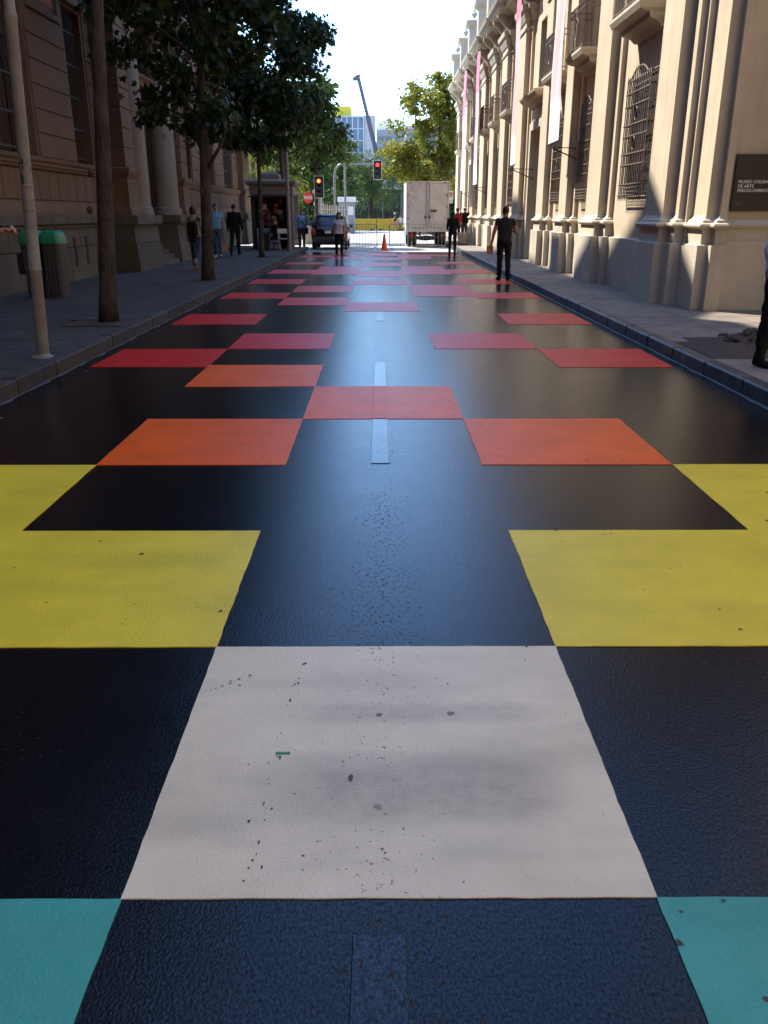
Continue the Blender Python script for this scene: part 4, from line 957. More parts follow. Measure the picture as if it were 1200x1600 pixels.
# ------------------------------------------------------------------ junction: signals, signs, fences
M_lamp_red = mat_emit('signal_red', (1.0, .035, .03), 1.0); M_hot = mat_emit('signal_filament', (1.0, .42, .04), 1.2)
M_lamp_or = mat_emit('signal_red_orange', (1.0, .03, .012), .9)
M_off = mat('signal_lens_off', (.03, .02, .018), .3, .1, 5)
def signal(label, x, y, z, pole_kind, m):
    t = thing('traffic_light', label, 'traffic light', (x, y, 0), 0, 'traffic lights showing red')
    h = MB().cbox(x - .17, x + .17, y - .02, y + .2, z - .48, z + .48, .02).build('housing', M_blk, t)
    b = MB().cbox(x - .25, x + .25, y + .03, y + .05, z - .56, z + .56, .008); b.build('backplate', M_blk, t)
    for q in ((x - .27, x - .249, z - .58, z + .58), (x + .249, x + .27, z - .58, z + .58)): MB().box(q[0], q[1], y + .02, y + .06, q[2], q[3]).build('border', M_wht, t)
    for q in ((z - .585, z - .561), (z + .561, z + .585)): MB().box(x - .248, x + .248, y + .02, y + .06, *q).build('border', M_wht, t)
    for k, zz in enumerate((z + .31, z, z - .31)):
        l = MB().lathe([(.0, -.05), (.06, -.045), (.105, -.02), (.115, .0)], (x, y - .02, zz), 16, 'y').build('lens', m if k == 0 else M_off, t, smooth=True)
        if k == 0: MB().lathe([(.0, -.075), (.05, -.068), (.075, -.045)], (x, y - .02, zz), 12, 'y').build('filament', M_hot if m is M_lamp_or else M_lamp_red, l, smooth=True)
        b = MB(); vs = []; n = 12
        for yy in (y - .02, y - .2):
            for q in range(n + 1):
                a = PI * q / n - .15 + .3 * q / n * .0; vs.append((x + .125 * math.cos(a), yy, zz + .125 * math.sin(a)))
        b.add(vs, [(q, q + 1, q + n + 2, q + n + 1) for q in range(n)]); b.build('visor', M_blk, l)
    if pole_kind == 'post': MB().tube([(x, y + .12, 0), (x, y + .12, z - .4)], .055, 10).build('pole', M_steel, t)
    return t
signal('red traffic light on its own post behind the dark hatchback', -3.45, 50, 3.02, 'post', M_lamp_or)
ms = signal('red traffic light hung from the end of a mast arm', -.18, 58, 4.27, 'mast', M_lamp_red)
MB().tube([(-2.3, 58.1, 0), (-2.3, 58.1, 4.7)], .075, 10).build('pole', M_steel, ms); MB().tube([(-2.3, 58.1, 4.62), (-.18, 58.1, 4.62)], .05, 8).build('arm', M_steel, ms)
signal('red traffic light peeping over the box truck', 4.05, 55, 2.92, 'post', M_lamp_or)
bp_ = thing('bent_post', 'curved grey lamp post next to the signal mast', 'post', (-3.0, 58.3, 0))
MB().tube([(-3.0, 58.3, 0), (-3.0, 58.3, 3.9), (-2.93, 58.3, 4.3), (-2.7, 58.3, 4.58), (-2.38, 58.3, 4.68)], .07, 10).build('pole', M_steel, bp_, smooth=True)
MB().lathe([(.14, 0), (.14, .03), (.08, .06)], (-3.0, 58.3, 0), 14).build('foot', M_steel, bp_)

st = thing('stop_sign', 'red octagonal PARE stop sign on a dark post beside the gate pillar', 'sign', (-4.25, 51.8, 0), R(38))
M_sred = mat('sign_red', (.60, .022, .022), .45, .05, 5)
MB().lathe([(.34, -.01), (.34, .01)], (0, 0, 0), 8, 'y').build('octagon', M_sred, st, world=False).location = (0, -.05, 2.5)
st.children[0].rotation_euler = (0, R(22.5), 0)
MB().tube([(0, .0, 0), (0, .0, 2.75)], .03, 8).build('post', M_blk, st, world=False)
text_obj('lettering', text_mesh('PARE', .25, 'CENTER', .002, .006), M_let, st, (0, -.064, 2.41), (R(90), 0, 0))
np_ = thing('no_parking_sign', 'white no-parking plate with ringed E beside the truck', 'sign', (3.98, 50.5, 0))
MB().tube([(3.98, 50.5, 0), (3.98, 50.5, 2.85)], .03, 8).build('post', M_kb, np_)
MB().cbox(3.82, 4.14, 50.44, 50.46, 2.16, 2.82, .004).build('plate', M_wht, np_)
rg = MB(); rg.tube([(3.98 + .115 * math.cos(t), 50.432, 2.64 + .115 * math.sin(t)) for t in np.linspace(0, 2 * PI, 25)], .018, 6, False); rg.tube([(3.90, 50.432, 2.72), (4.06, 50.432, 2.56)], .014, 6); rg.build('ring', M_sred, np_)
text_obj('lettering', text_mesh('E', .17, 'CENTER', .002, .004), M_blk, np_, (0, -.066, 2.58), (R(90), 0, 0))
for k in range(2): MB().box(3.86, 4.10, 50.436, 50.4395, 2.30 - k * .06, 2.315 - k * .06).build('small_print', mat('small_print_dark', (.25, .12, .12), .6, .05, 5), np_)

M_gs = mat_wall('gate_stone', (.42, .36, .28), (.2, .16, .12))
gp = thing('gate_pillar', 'pale stone gate pillar topped by a white globe lamp', 'pillar', (-4.2, 60, 0))
MB().loft_rect([(-4.2 - w, -4.2 + w, 60 - w, 60 + w, z) for z, w in ((0, .32), (.4, .32), (.42, .24), (2.1, .24), (2.15, .32), (2.3, .32), (2.32, .24), (2.85, .22), (2.9, .34), (3.0, .38), (3.08, .34), (3.2, .1))]).build('shaft', M_gs, gp)
M_globe = mat('globe_opal', (.80, .80, .78), .3, .02, 5)
MB().ell((-4.2, 60, 3.42), .22, .22, .22).build('globe', M_globe, gp, smooth=True)
gl = thing('globe_lamp', 'white globe lamp on a thin post at the courthouse corner', 'street lamp', (-8.1, 54, 0))
MB().tube([(-8.1, 54, 0), (-8.1, 54, 3.0)], [.06, .04], 10).build('post', M_blk, gl); MB().ell((-8.1, 54, 3.2), .2, .2, .2).build('globe', M_globe, gl, smooth=True)
fn = thing('iron_fence', 'pale iron park railing running back from the gate pillar', 'fence', (-3.4, 64, 0))
for k in range(16):
    x, y = -4.0 + k * .1, 60.6 + k * .45
    MB().tube([(x, y, 0), (x, y, 2.1), (x, y, 2.25)], [.035, .03, .004], 6).build('bar', M_gs, fn)
for z in (.25, 1.9): MB().tube([(-4.0, 60.6, z), (-2.5, 67.35, z)], .025, 6).build('rail', M_gs, fn)
lw_ = thing('park_railing', 'dark park railing with low wall behind the man on the phone', 'fence', (-7, 58, 0))
MB().cbox(-9.5, -4.6, 57.9, 58.2, 0, .55, .02).build('low_wall', M_gs, lw_)
for k in range(40): MB().tube([(-9.4 + k * .12, 58.05, .55), (-9.4 + k * .12, 58.05, 1.65)], .014, 5).build('bar', M_blk, lw_)
MB().tube([(-9.45, 58.05, 1.6), (-4.6, 58.05, 1.6)], .02, 6).build('rail', M_blk, lw_)
mo = thing('information_slab', 'plain brown slab standing upright beyond the kiosk', 'slab', (-4.6, 47.5, 0))
MB().cbox(-4.82, -4.38, 47.4, 47.6, .3, 2.62, .02).build('panel', mat('slab_brown', (.10, .075, .068), .6, .1, 5), mo); MB().cbox(-4.9, -4.3, 47.3, 47.7, 0, .30, .02).build('base', M_ks, mo)
pb = thing('pale_concrete_block', 'low pale concrete block on the plaza between slab and hatchback', 'block', (-3.9, 49, 0))
MB().loft_rect([(-4.3, -3.6, 48.6, 49.2, 0), (-4.25, -3.65, 48.65, 49.15, .85), (-4.3, -3.6, 48.6, 49.2, .9), (-4.3, -3.6, 48.6, 49.2, .98)]).build('body', M_gs, pb)
gb = thing('grey_booth', 'small grey metal booth with pale flat roof behind the signal masts', 'booth', (-2.9, 76, 0))
MB().cbox(-3.55, -2.2, 75.4, 76.6, 0, 2.55, .03).build('cabin', mat('booth_grey', (.24, .25, .27), .5, .1, 4), gb)
MB().cbox(-3.65, -2.1, 75.3, 76.7, 2.552, 2.95, .03).build('roof', M_wht, gb)
MB().cbox(-2.75, -2.3, 75.37, 75.40, 1.5, 2.2, .004).build('notice', M_wht, gb)
MB().cbox(-3.5, -2.9, 75.37, 75.40, .1, 2.2, .004).build('door', mat('booth_dark', (.05, .055, .06), .5, .1, 4), gb)
hd = thing('dark_hoarding', 'dark green hoarding closing the site behind the yellow barriers', 'hoarding', (0, 97, 0))
for k in range(8): MB().cbox(-3.2 + k * 1.0, -2.22 + k * 1.0, 97, 97.08, .05, 3.7, .01).build('panel', mat('hoarding_green', (.010, .016, .011), .7, .25, 1.5), hd)
for k in range(5): MB().tube([(-3.2 + k * 2.0, 97.14, 0), (-3.2 + k * 2.0, 97.14, 3.8)], .05, 6).build('post', M_blk, hd)
tn = thing('white_tent', 'white canvas tent roof showing left of the truck', 'tent', (1.3, 92, 0))
MB().loft_rect([(.2, 2.2, 91, 93, 4.0), (.2, 2.2, 91, 93, 4.35), (.35, 1.9, 91.3, 92.7, 4.75), (1.0, 1.2, 91.9, 92.1, 5.1)]).build('canopy', M_wht, tn)
for x in (.25, 2.15):
    for y in (91.05, 92.95): MB().tube([(x, y, 0), (x, y, 4.0)], .03, 6).build('leg', M_steel, tn)
fl = thing('flag', 'small red and white flag flying above the truck corner', 'flag', (1.85, 72, 0))
MB().tube([(1.85, 72, 0), (1.85, 72, 4.2)], .02, 6).build('pole', M_steel, fl)
b = MB().grid([[(1.87 + .45 * u + 0, 72 + .05 * math.sin(u * 7), 3.45 + v * .3 + .25 * u) for u in np.linspace(0, 1, 9)] for v in (0, 1)]); b.build('red_stripe', M_sred, fl)
b = MB().grid([[(1.87 + .45 * u + 0, 72 + .05 * math.sin(u * 7), 3.75 + v * .3 + .25 * u) for u in np.linspace(0, 1, 9)] for v in (0, 1)]); b.build('white_stripe', M_wht, fl)
M_ybar = mat('barrier_yellow', (.58, .37, .02), .5, .12, 3, dirt=(.3, .2, .03), dscale=1.5)
for k, (x0, x1) in enumerate(((-3.65, -.45), (-.38, 2.6))):
    lab = ('yellow plastic road barrier on the side of the grey booth', 'yellow plastic road barrier on the side of the box truck')[k]
    t = thing('road_barrier', lab, 'barrier', ((x0 + x1) / 2, 88, 0), 0, 'yellow road barriers across the junction')
    MB().prism([(87.7, .02), (88.3, .02), (88.25, .3), (88.12, .55), (88.1, 1.15), (87.9, 1.15), (87.88, .55), (87.75, .3)], 'x', x0, x1).build('body', M_ybar, t)
    for x in (x0 + .4, x1 - .4): MB().cbox(x - .15, x + .15, 87.66, 87.72, .03, .16, .01).build('fork_slot', M_blk, t)

# crowd barriers and cone
def barrier(label, p0, p1, feet=True):
    p0, p1 = Vector(p0), Vector(p1); d = (p1 - p0); L = d.length; u = d / L
    t = thing('crowd_barrier', label, 'barrier', tuple((p0 + p1) / 2), 0, 'steel crowd barriers closing the painted street')
    W = lambda a, z: tuple(p0 + u * a + Vector((0, 0, z)))
    MB().tube([W(0, .14), W(0, 1.1), W(.05, 1.16), W(L - .05, 1.16), W(L, 1.1), W(L, .14)], .02, 8).build('frame', M_steel, t)
    MB().tube([W(0, .2), W(L, .2)], .016, 8).build('bottom_rail', M_steel, t)
    n = int(L / .17)
    for k in range(1, n): MB().tube([W(L * k / n, .2), W(L * k / n, 1.16)], .009, 6).build('bar', M_steel, t)
    v = Vector((-u.y, u.x, 0))
    for a in (.12, L - .12):
        c = p0 + u * a; MB().tube([tuple(c - v * .28 + Vector((0, 0, .02))), tuple(c + Vector((0, 0, .16))), tuple(c + v * .28 + Vector((0, 0, .02)))], .016, 6).build('foot', M_steel, t)
    return t
barrier('steel crowd barrier set askew beside the woman in white', (-1.75, 38.9, 0), (-.16, 40.3, 0))
barrier('steel crowd barrier standing square in front of the truck', (.42, 40.6, 0), (3.05, 40.8, 0))
co = thing('traffic_cone', 'orange traffic cone in the gap between the two crowd barriers', 'cone', (.18, 40.3, 0))
M_cone = mat('cone_orange', (.72, .07, .012), .45, .1, 6)
MB().cbox(-.02, .38, 40.1, 40.5, 0, .035, .01).build('base', M_cone, co); MB().lathe([(.15, .035), (.14, .06), (.04, .70), (.03, .74), (.0, .745)], (.18, 40.3, 0), 18).build('body', M_cone, co, smooth='auto')
pt = thing('stone_planter', 'round stone planter on the sunlit sidewalk beyond the woman in black', 'planter', (4.15, 43.6, .14))
MB().lathe([(.20, 0), (.26, .06), (.30, .5), (.32, .52), (.32, .58), (.26, .58), (.24, .5)], (4.15, 43.6, .14), 20).build('pot', M_gs, pt, smooth='auto')
MB().lathe([(.24, .49), (.0, .52)], (4.15, 43.6, .14), 16).build('soil', M_soil, pt)

# ------------------------------------------------------------------ vehicles
def wheel(parent, x, y, r, w, rim_m):
    side = 1 if x > wloc(parent).x else -1
    g_ = MB().lathe([(r * .62, -w / 2), (r * .93, -w / 2), (r, -w / 2 + .03), (r, w / 2 - .03), (r * .93, w / 2), (r * .62, w / 2)], (x, y, r), 26, 'x')
    wl = g_.build('wheel', M_rub, parent, smooth='auto')
    MB().lathe([(.02, w / 2 - .01), (r * .25, w / 2 - .015), (r * .58, w / 2 - .045), (r * .63, w / 2 - .005)], (x, y, r), 20, 'x').build('rim', rim_m, wl, smooth='auto')
    MB().lathe([(r * .63, -w / 2 + .005), (r * .58, -w / 2 + .045), (r * .25, -w / 2 + .015), (.02, -w / 2 + .01)], (x, y, r), 20, 'x').build('rim', rim_m, wl, smooth='auto')
    return wl
M_rim = mat('alloy_rim', (.35, .35, .36), .35, .1, 8, metal=.8)
M_car = mat('car_paint_black', (.012, .008, .010), .16, .1, 3, spec=.7)
M_tl = mat('tail_light_red', (.32, .012, .012), .2, .1, 5, spec=.7)
hx0, hy0 = -2.40, 40.75
ha = thing('hatchback_car', 'black hatchback parked with its tail towards the painted street', 'car', (hx0, hy0, 0))
def crr(hx, y0, y1, r, z): return rrect(hx0, hy0 + (y0 + y1) / 2, hx, (y1 - y0) / 2, r, z)
loft([crr(.74, .14, 3.95, .2, .24), crr(.81, .02, 4.05, .25, .36), crr(.84, -.02, 4.08, .28, .55), crr(.85, .0, 4.08, .3, .72), crr(.84, .04, 4.02, .3, .88), crr(.80, .08, 3.7, .28, .98), crr(.77, .12, 3.3, .25, 1.02)]).build('body', M_car, ha, smooth='auto')
gh = loft([crr(.755, .14, 3.1, .2, 1.015), crr(.70, .26, 2.75, .2, 1.25), crr(.64, .40, 2.3, .2, 1.47)]).build('greenhouse', M_glass, ha, smooth='auto')
loft([crr(.645, .38, 2.32, .2, 1.468), crr(.63, .40, 2.28, .2, 1.53), crr(.54, .52, 2.1, .2, 1.575), crr(.3, .8, 1.8, .2, 1.59)]).build('roof', M_car, ha, smooth='auto')
for s in (-1, 1):
    MB().tube([(hx0 + s * .735, hy0 + .12, 1.02), (hx0 + s * .685, hy0 + .26, 1.25), (hx0 + s * .61, hy0 + .41, 1.48)], [.07, .06, .05], 8).build('pillar', M_car, gh, smooth=True)
    MB().tube([(hx0 + s * .76, hy0 + 1.55, 1.0), (hx0 + s * .655, hy0 + 1.5, 1.48)], .035, 8).build('pillar', M_car, gh)
    MB().loft_rect([(hx0 + s * .72 - .12, hx0 + s * .72 + .12, hy0 - .03, hy0 + .2, .66), (hx0 + s * .73 - .11, hx0 + s * .73 + .11, hy0 - .02, hy0 + .2, .80), (hx0 + s * .74 - .07, hx0 + s * .74 + .07, hy0 + .05, hy0 + .22, .97)]).build('tail_light', M_tl, ha)
    MB().tube([(hx0 + s * .55, hy0 + .7, 1.60), (hx0 + s * .55, hy0 + 1.9, 1.60)], .015, 6).build('roof_rail', M_blk, ha)
    MB().ell((hx0 + s * .95, hy0 + 2.7, 1.02), .10, .06, .07).build('wing_mirror', M_car, ha, smooth=True)
    for y in (.75, 3.25): wheel(ha, hx0 + s * .74, hy0 + y, .31, .2, M_rim)
MB().cbox(hx0 - .78, hx0 + .78, hy0 - .07, hy0 + .15, .34, .58, .04).build('bumper', mat('bumper_grey', (.03, .03, .032), .5, .1, 5), ha)
pl_ = MB().cbox(hx0 - .19, hx0 + .19, hy0 - .035, hy0 - .015, .74, .86, .004).build('number_plate', M_wht, ha)
MB().cbox(hx0 - .28, hx0 + .28, hy0 - .035, hy0 + .02, .885, .915, .008).build('tailgate_trim', M_steel, ha)
MB().tube([(hx0 - .3, hy0 + .14, 1.08), (hx0 + .1, hy0 + .16, 1.12)], .010, 6).build('wiper', M_blk, ha)

tx, ty = 2.36, 44.2
tk = thing('box_truck', 'dirty white box truck seen from behind with closed double doors', 'truck', (tx, ty, 0))
M_tb = mat('truck_box_white', (.62, .56, .49), .5, .08, 2, .05, 8, dirt=(.42, .36, .30), dscale=1.4)
M_tside = mat('truck_side_white', (.78, .77, .74), .45, .05, 2)
bxw = 1.06
MB().cbox(tx - bxw, tx + bxw, ty + .05, ty + 4.6, .92, 3.10, .02).build('cargo_box', M_tside, tk)
for s in (0, 1):
    x0 = tx - bxw + .05 + s * (bxw - .045); x1 = x0 + bxw - .06
    d = MB().cbox(x0, x1, ty - .005, ty + .045, .98, 3.02, .008).build('rear_door', M_tb, tk)
    for z in (1.35, 1.9, 2.45): MB().cbox(x0 + (.0 if s == 0 else bxw - .16), x0 + (.10 if s == 0 else bxw - .06), ty - .025, ty - .003, z, z + .06, .006).build('hinge', M_steel, d)
    MB().tube([(tx + (-.07 if s == 0 else .09), ty - .03, 1.0), (tx + (-.07 if s == 0 else .09), ty - .03, 3.0)], .013, 6).build('lock_rod', M_steel, d)
    MB().cbox(tx - .14 + s * .2, tx - .06 + s * .2, ty - .05, ty - .02, 1.38, 1.50, .006).build('handle', M_blk, d)
MB().cbox(tx + .16, tx + .46, ty - .018, ty - .004, 1.68, 1.80, .004).build('licence_mark', mat('stencil_grey', (.10, .09, .08), .6, .5, 12), tk)
for q in ((tx - bxw - .01, tx - bxw + .045, .93, 3.1), (tx + bxw - .045, tx + bxw + .01, .93, 3.1)): MB().cbox(q[0], q[1], ty - .02, ty + .06, q[2], q[3], .006).build('corner_post', M_tb, tk)
MB().cbox(tx - bxw + .05, tx + bxw - .05, ty - .018, ty + .05, 3.03, 3.11, .006).build('header', M_tb, tk)
MB().cbox(tx - bxw - .005, tx + bxw + .005, ty - .03, ty + .05, .74, .915, .01).build('sill', M_tb, tk)
for x in (-.85, 0, .85): MB().cbox(tx + x - .06, tx + x + .06, ty - .035, ty - .02, 3.05, 3.09, .004).build('marker_lamp', M_tl, tk)
for s in (-1, 1):
    MB().cbox(tx + s * .35 - .05, tx + s * .35 + .05, ty + .1, ty + 6.0, .55, .75, .01).build('chassis_rail', M_blk, tk)
    MB().cbox(tx + s * .8 - .14, tx + s * .8 + .14, ty + .02, ty + .08, .52, .64, .008).build('tail_light', M_tl, tk)
    MB().cbox(tx + s * .75 - .2, tx + s * .75 + .2, ty + .45, ty + .47, .25, .62, .006).build('mud_flap', M_blk, tk)
    for x in (.86, .60): wheel(tk, tx + s * x, ty + 1.1, .40, .22, M_rim)
    wheel(tk, tx + s * .82, ty + 5.3, .40, .22, M_rim)
MB().cbox(tx - .9, tx + .9, ty + .06, ty + .14, .42, .54, .01).build('bumper_bar', M_blk, tk)
MB().tube([(tx - .7, ty + 1.1, .42), (tx, ty + 1.1, .42), (tx + .7, ty + 1.1, .42)], [.06, .14, .06], 10).build('axle', M_blk, tk)
cab = loft([rrect(tx, ty + 5.45, .98, .75, .15, z) for z in (.5, 1.2)] + [rrect(tx, ty + 5.4, .95, .62, .15, 1.7), rrect(tx, ty + 5.35, .88, .5, .15, 2.25)]).build('cab', M_tside, tk, smooth='auto')
for s in (-1, 1): MB().cbox(tx + s * .955 - .02, tx + s * .955 + .02, ty + 5.1, ty + 5.8, 1.3, 1.95, .01).build('side_window', M_glass, cab)

# motorcycles behind the barrier
def motorcycle():
    t = thing('motorcycle', 'motorcycle parked in the row behind the yellow barrier', 'motorcycle', (0, 0, 0), 0, 'motorcycles parked behind the barrier')
    for y in (-.65, .65): 
        w = MB(); w.tube([(0, y + .30 * math.cos(a), .30 + .30 * math.sin(a)) for a in np.linspace(0, 2 * PI, 21)], .05, 8, False); w.build('wheel', M_rub, t, world=False)
    MB().ell((0, .12, .86), .14, .28, .14).build('tank', mat('bike_blue', (.03, .07, .20), .25, .1, 4), t, world=False, smooth=True)
    MB().cbox(-.12, .12, -.65, -.12, .78, .88, .03).build('seat', M_blk, t, world=False)
    MB().cbox(-.14, .14, -.25, .3, .3, .7, .05).build('engine', M_steel, t, world=False)
    MB().tube([(0, .65, .3), (0, .45, .95), (0, .4, 1.05)], .035, 8).build('fork', M_steel, t, world=False)
    MB().tube([(-.36, .3, 1.1), (0, .42, 1.05), (.36, .3, 1.1)], .018, 6).build('handlebar', M_blk, t, world=False)
    MB().ell((0, .55, 1.0), .09, .08, .09).build('headlight', M_wht, t, world=False, smooth=True)
    MB().cbox(-.2, .2, -.9, -.6, .85, 1.15, .04).build('top_box', M_blk, t, world=False)
    MB().tube([(-.1, .1, .32), (-.28, .05, 0)], .015, 6).build('stand', M_steel, t, world=False)
    return t
mc = motorcycle()
for i in range(4):
    o = mc if i == 0 else copy_tree(mc)
    o['label'] = ('motorcycle behind the yellow barrier, parked nearest the grey booth', 'second motorcycle along from the grey booth behind the barrier', 'second motorcycle along from the runner behind the barrier', 'motorcycle behind the yellow barrier, parked nearest the runner')[i]
    o.location = (-.75 + i * .62, 90.4 + .2 * (i % 2), 0); o.rotation_euler = (0, 0, R(160 + 17 * i)); o.scale = (1, 1, 1)

# ------------------------------------------------------------------ far buildings and crane
off = thing('office_tower', 'blue glass curtain-wall office block with yellow plant room on its roof', 'building', (-9, 205, 0))
M_bg = mat('curtain_glass_blue', (.035, .075, .17), .12, .35, .18, spec=.8)
M_mul = mat('mullion_pale', (.50, .53, .56), .5, .05, 3)
M_conc = mat('tower_concrete', (.46, .45, .43), .8, .06, .6)
x0, x1, yb = -20.5, -3.7, 200.0
MB().box(x0, x1, yb + .3, yb + 18, 0, 21.8).build('core', M_conc, off)
nx, nz = 14, 9
pw, ph = (x1 - x0) / nx, 21.6 / nz
pane = MB().box(-pw / 2 + .08, pw / 2 - .08, -.02, .06, -ph / 2 + .08, ph / 2 - .08).mesh('window_pane', M_bg)
for i in range(nx):
    for j in range(nz):
        if j < 4: continue
        o = bpy.data.objects.new('window_pane', pane); C.objects.link(o); o.parent = off; o.location = (x0 + (i + .5) * pw + 9, yb + .2 - 205, (j + .5) * ph); o.rotation_euler = (random.uniform(-.02, .02), 0, random.uniform(-.03, .03))
for i in range(nx + 1): MB().box(x0 + i * pw - .10, x0 + i * pw + .10, yb - .15, yb + .3, 0, 21.8).build('mullion', M_mul, off)
for j in range(nz + 1): MB().box(x0, x1, yb - .05, yb + .299, j * ph - .09, j * ph + .09).build('transom', M_mul, off)
MB().box(x1 + .101, -1.1, yb + .5, yb + 18, 0, 21.9).build('end_wall', M_conc, off)
MB().box(-10.0, -6.5, yb + 2, yb + 8, 21.8, 23.9).build('plant_room', mat('plant_yellow', (.60, .47, .03), .6, .06, 1), off)
MB().box(-11.2, -10.02, yb + 2.5, yb + 8, 21.8, 23.5).build('plant_room', mat('plant_brown', (.18, .12, .08), .6, .06, 1), off)
MB().tube([(-6.3, yb + 3, 21.8), (-6.3, yb + 3, 31)], [.06, .02], 5).build('antenna', M_mul, off)
ob = thing('grey_block', 'grey office block with white roof box right of the glass tower', 'building', (3, 232, 0))
MB().box(-1.0, 16.0, 230, 245, 0, 21.6).build('wall', mat('block_grey', (.26, .26, .29), .8, .06, .4), ob)
MB().box(-1.0, 3.6, 231, 238, 21.6, 23.8).build('roof_box', M_wht, ob)
for j in range(6):
    for i in range(8): MB().box(-.4 + i * 2.0, .9 + i * 2.0, 229.9, 230.05, 5.5 + j * 2.6, 7.0 + j * 2.6).build('window', M_glass, ob)
hz_ = thing('apartment_block', 'dim grey apartment block hidden behind the plane tree', 'building', (12, 160, 0))
MB().box(4.5, 24, 158, 172, 0, 15.5).build('wall', mat('block_mauve', (.24, .21, .21), .85, .08, .4), hz_)
for j in range(5):
    for i in range(7): MB().box(5.5 + i * 2.6, 7.2 + i * 2.6, 157.9, 158.05, 1 + j * 3.0, 2.8 + j * 3.0).build('window', M_glass, hz_)
MB().box(4.3, 24.2, 157.8, 172.2, 15.5, 16.0).build('roof', M_conc, hz_)
cr = thing('mobile_crane', 'mobile crane with long dark telescopic boom raised over the park trees', 'crane', (.5, 178, 0))
M_cr = mat('crane_grey', (.075, .075, .095), .5, .1, 1)
MB().cbox(-1.5, 2.5, 176, 180, 1.0, 2.6, .1).build('carrier', mat('crane_yellow', (.5, .36, .03), .5, .1, 1), cr)
MB().cbox(-.6, 1.8, 176.5, 179, 2.61, 4.6, .1).build('cab', mat('crane_yellow', (.5, .36, .03), .5, .1, 1), cr)
for x in (-1.2, 0, 1.2, 2.2):
    for y in (176.1, 179.9): MB().lathe([(.3, -.25), (.55, -.25), (.55, .25), (.3, .25)], (x, y, .55), 16, 'y').build('wheel', M_rub, cr)
B0, B1 = Vector((1.5, 178, 4.2)), Vector((-4.15, 178, 26.0))
prev = 0
for f0, f1, w in ((0, .38, .55), (.36, .70, .44), (.68, 1.0, .33)):
    MB().tube([B0.lerp(B1, f0), B0.lerp(B1, f1)], w, 4).build('boom_section', M_cr, cr)
MB().loft_rect([(-5.3, -3.8, 177.8, 178.2, 25.7), (-5.2, -3.9, 177.7, 178.3, 26.2), (-4.4, -3.8, 177.8, 178.2, 26.7)]).build('boom_head', M_cr, cr)
MB().tube([(-5.2, 178, 25.8), (-5.2, 178, 22)], .03, 4).build('hoist_cable', M_cr, cr)
MB().tube([(1.2, 177.6, 4.0), tuple(B0.lerp(B1, .3))], .2, 8).build('lift_ram', M_steel, cr)

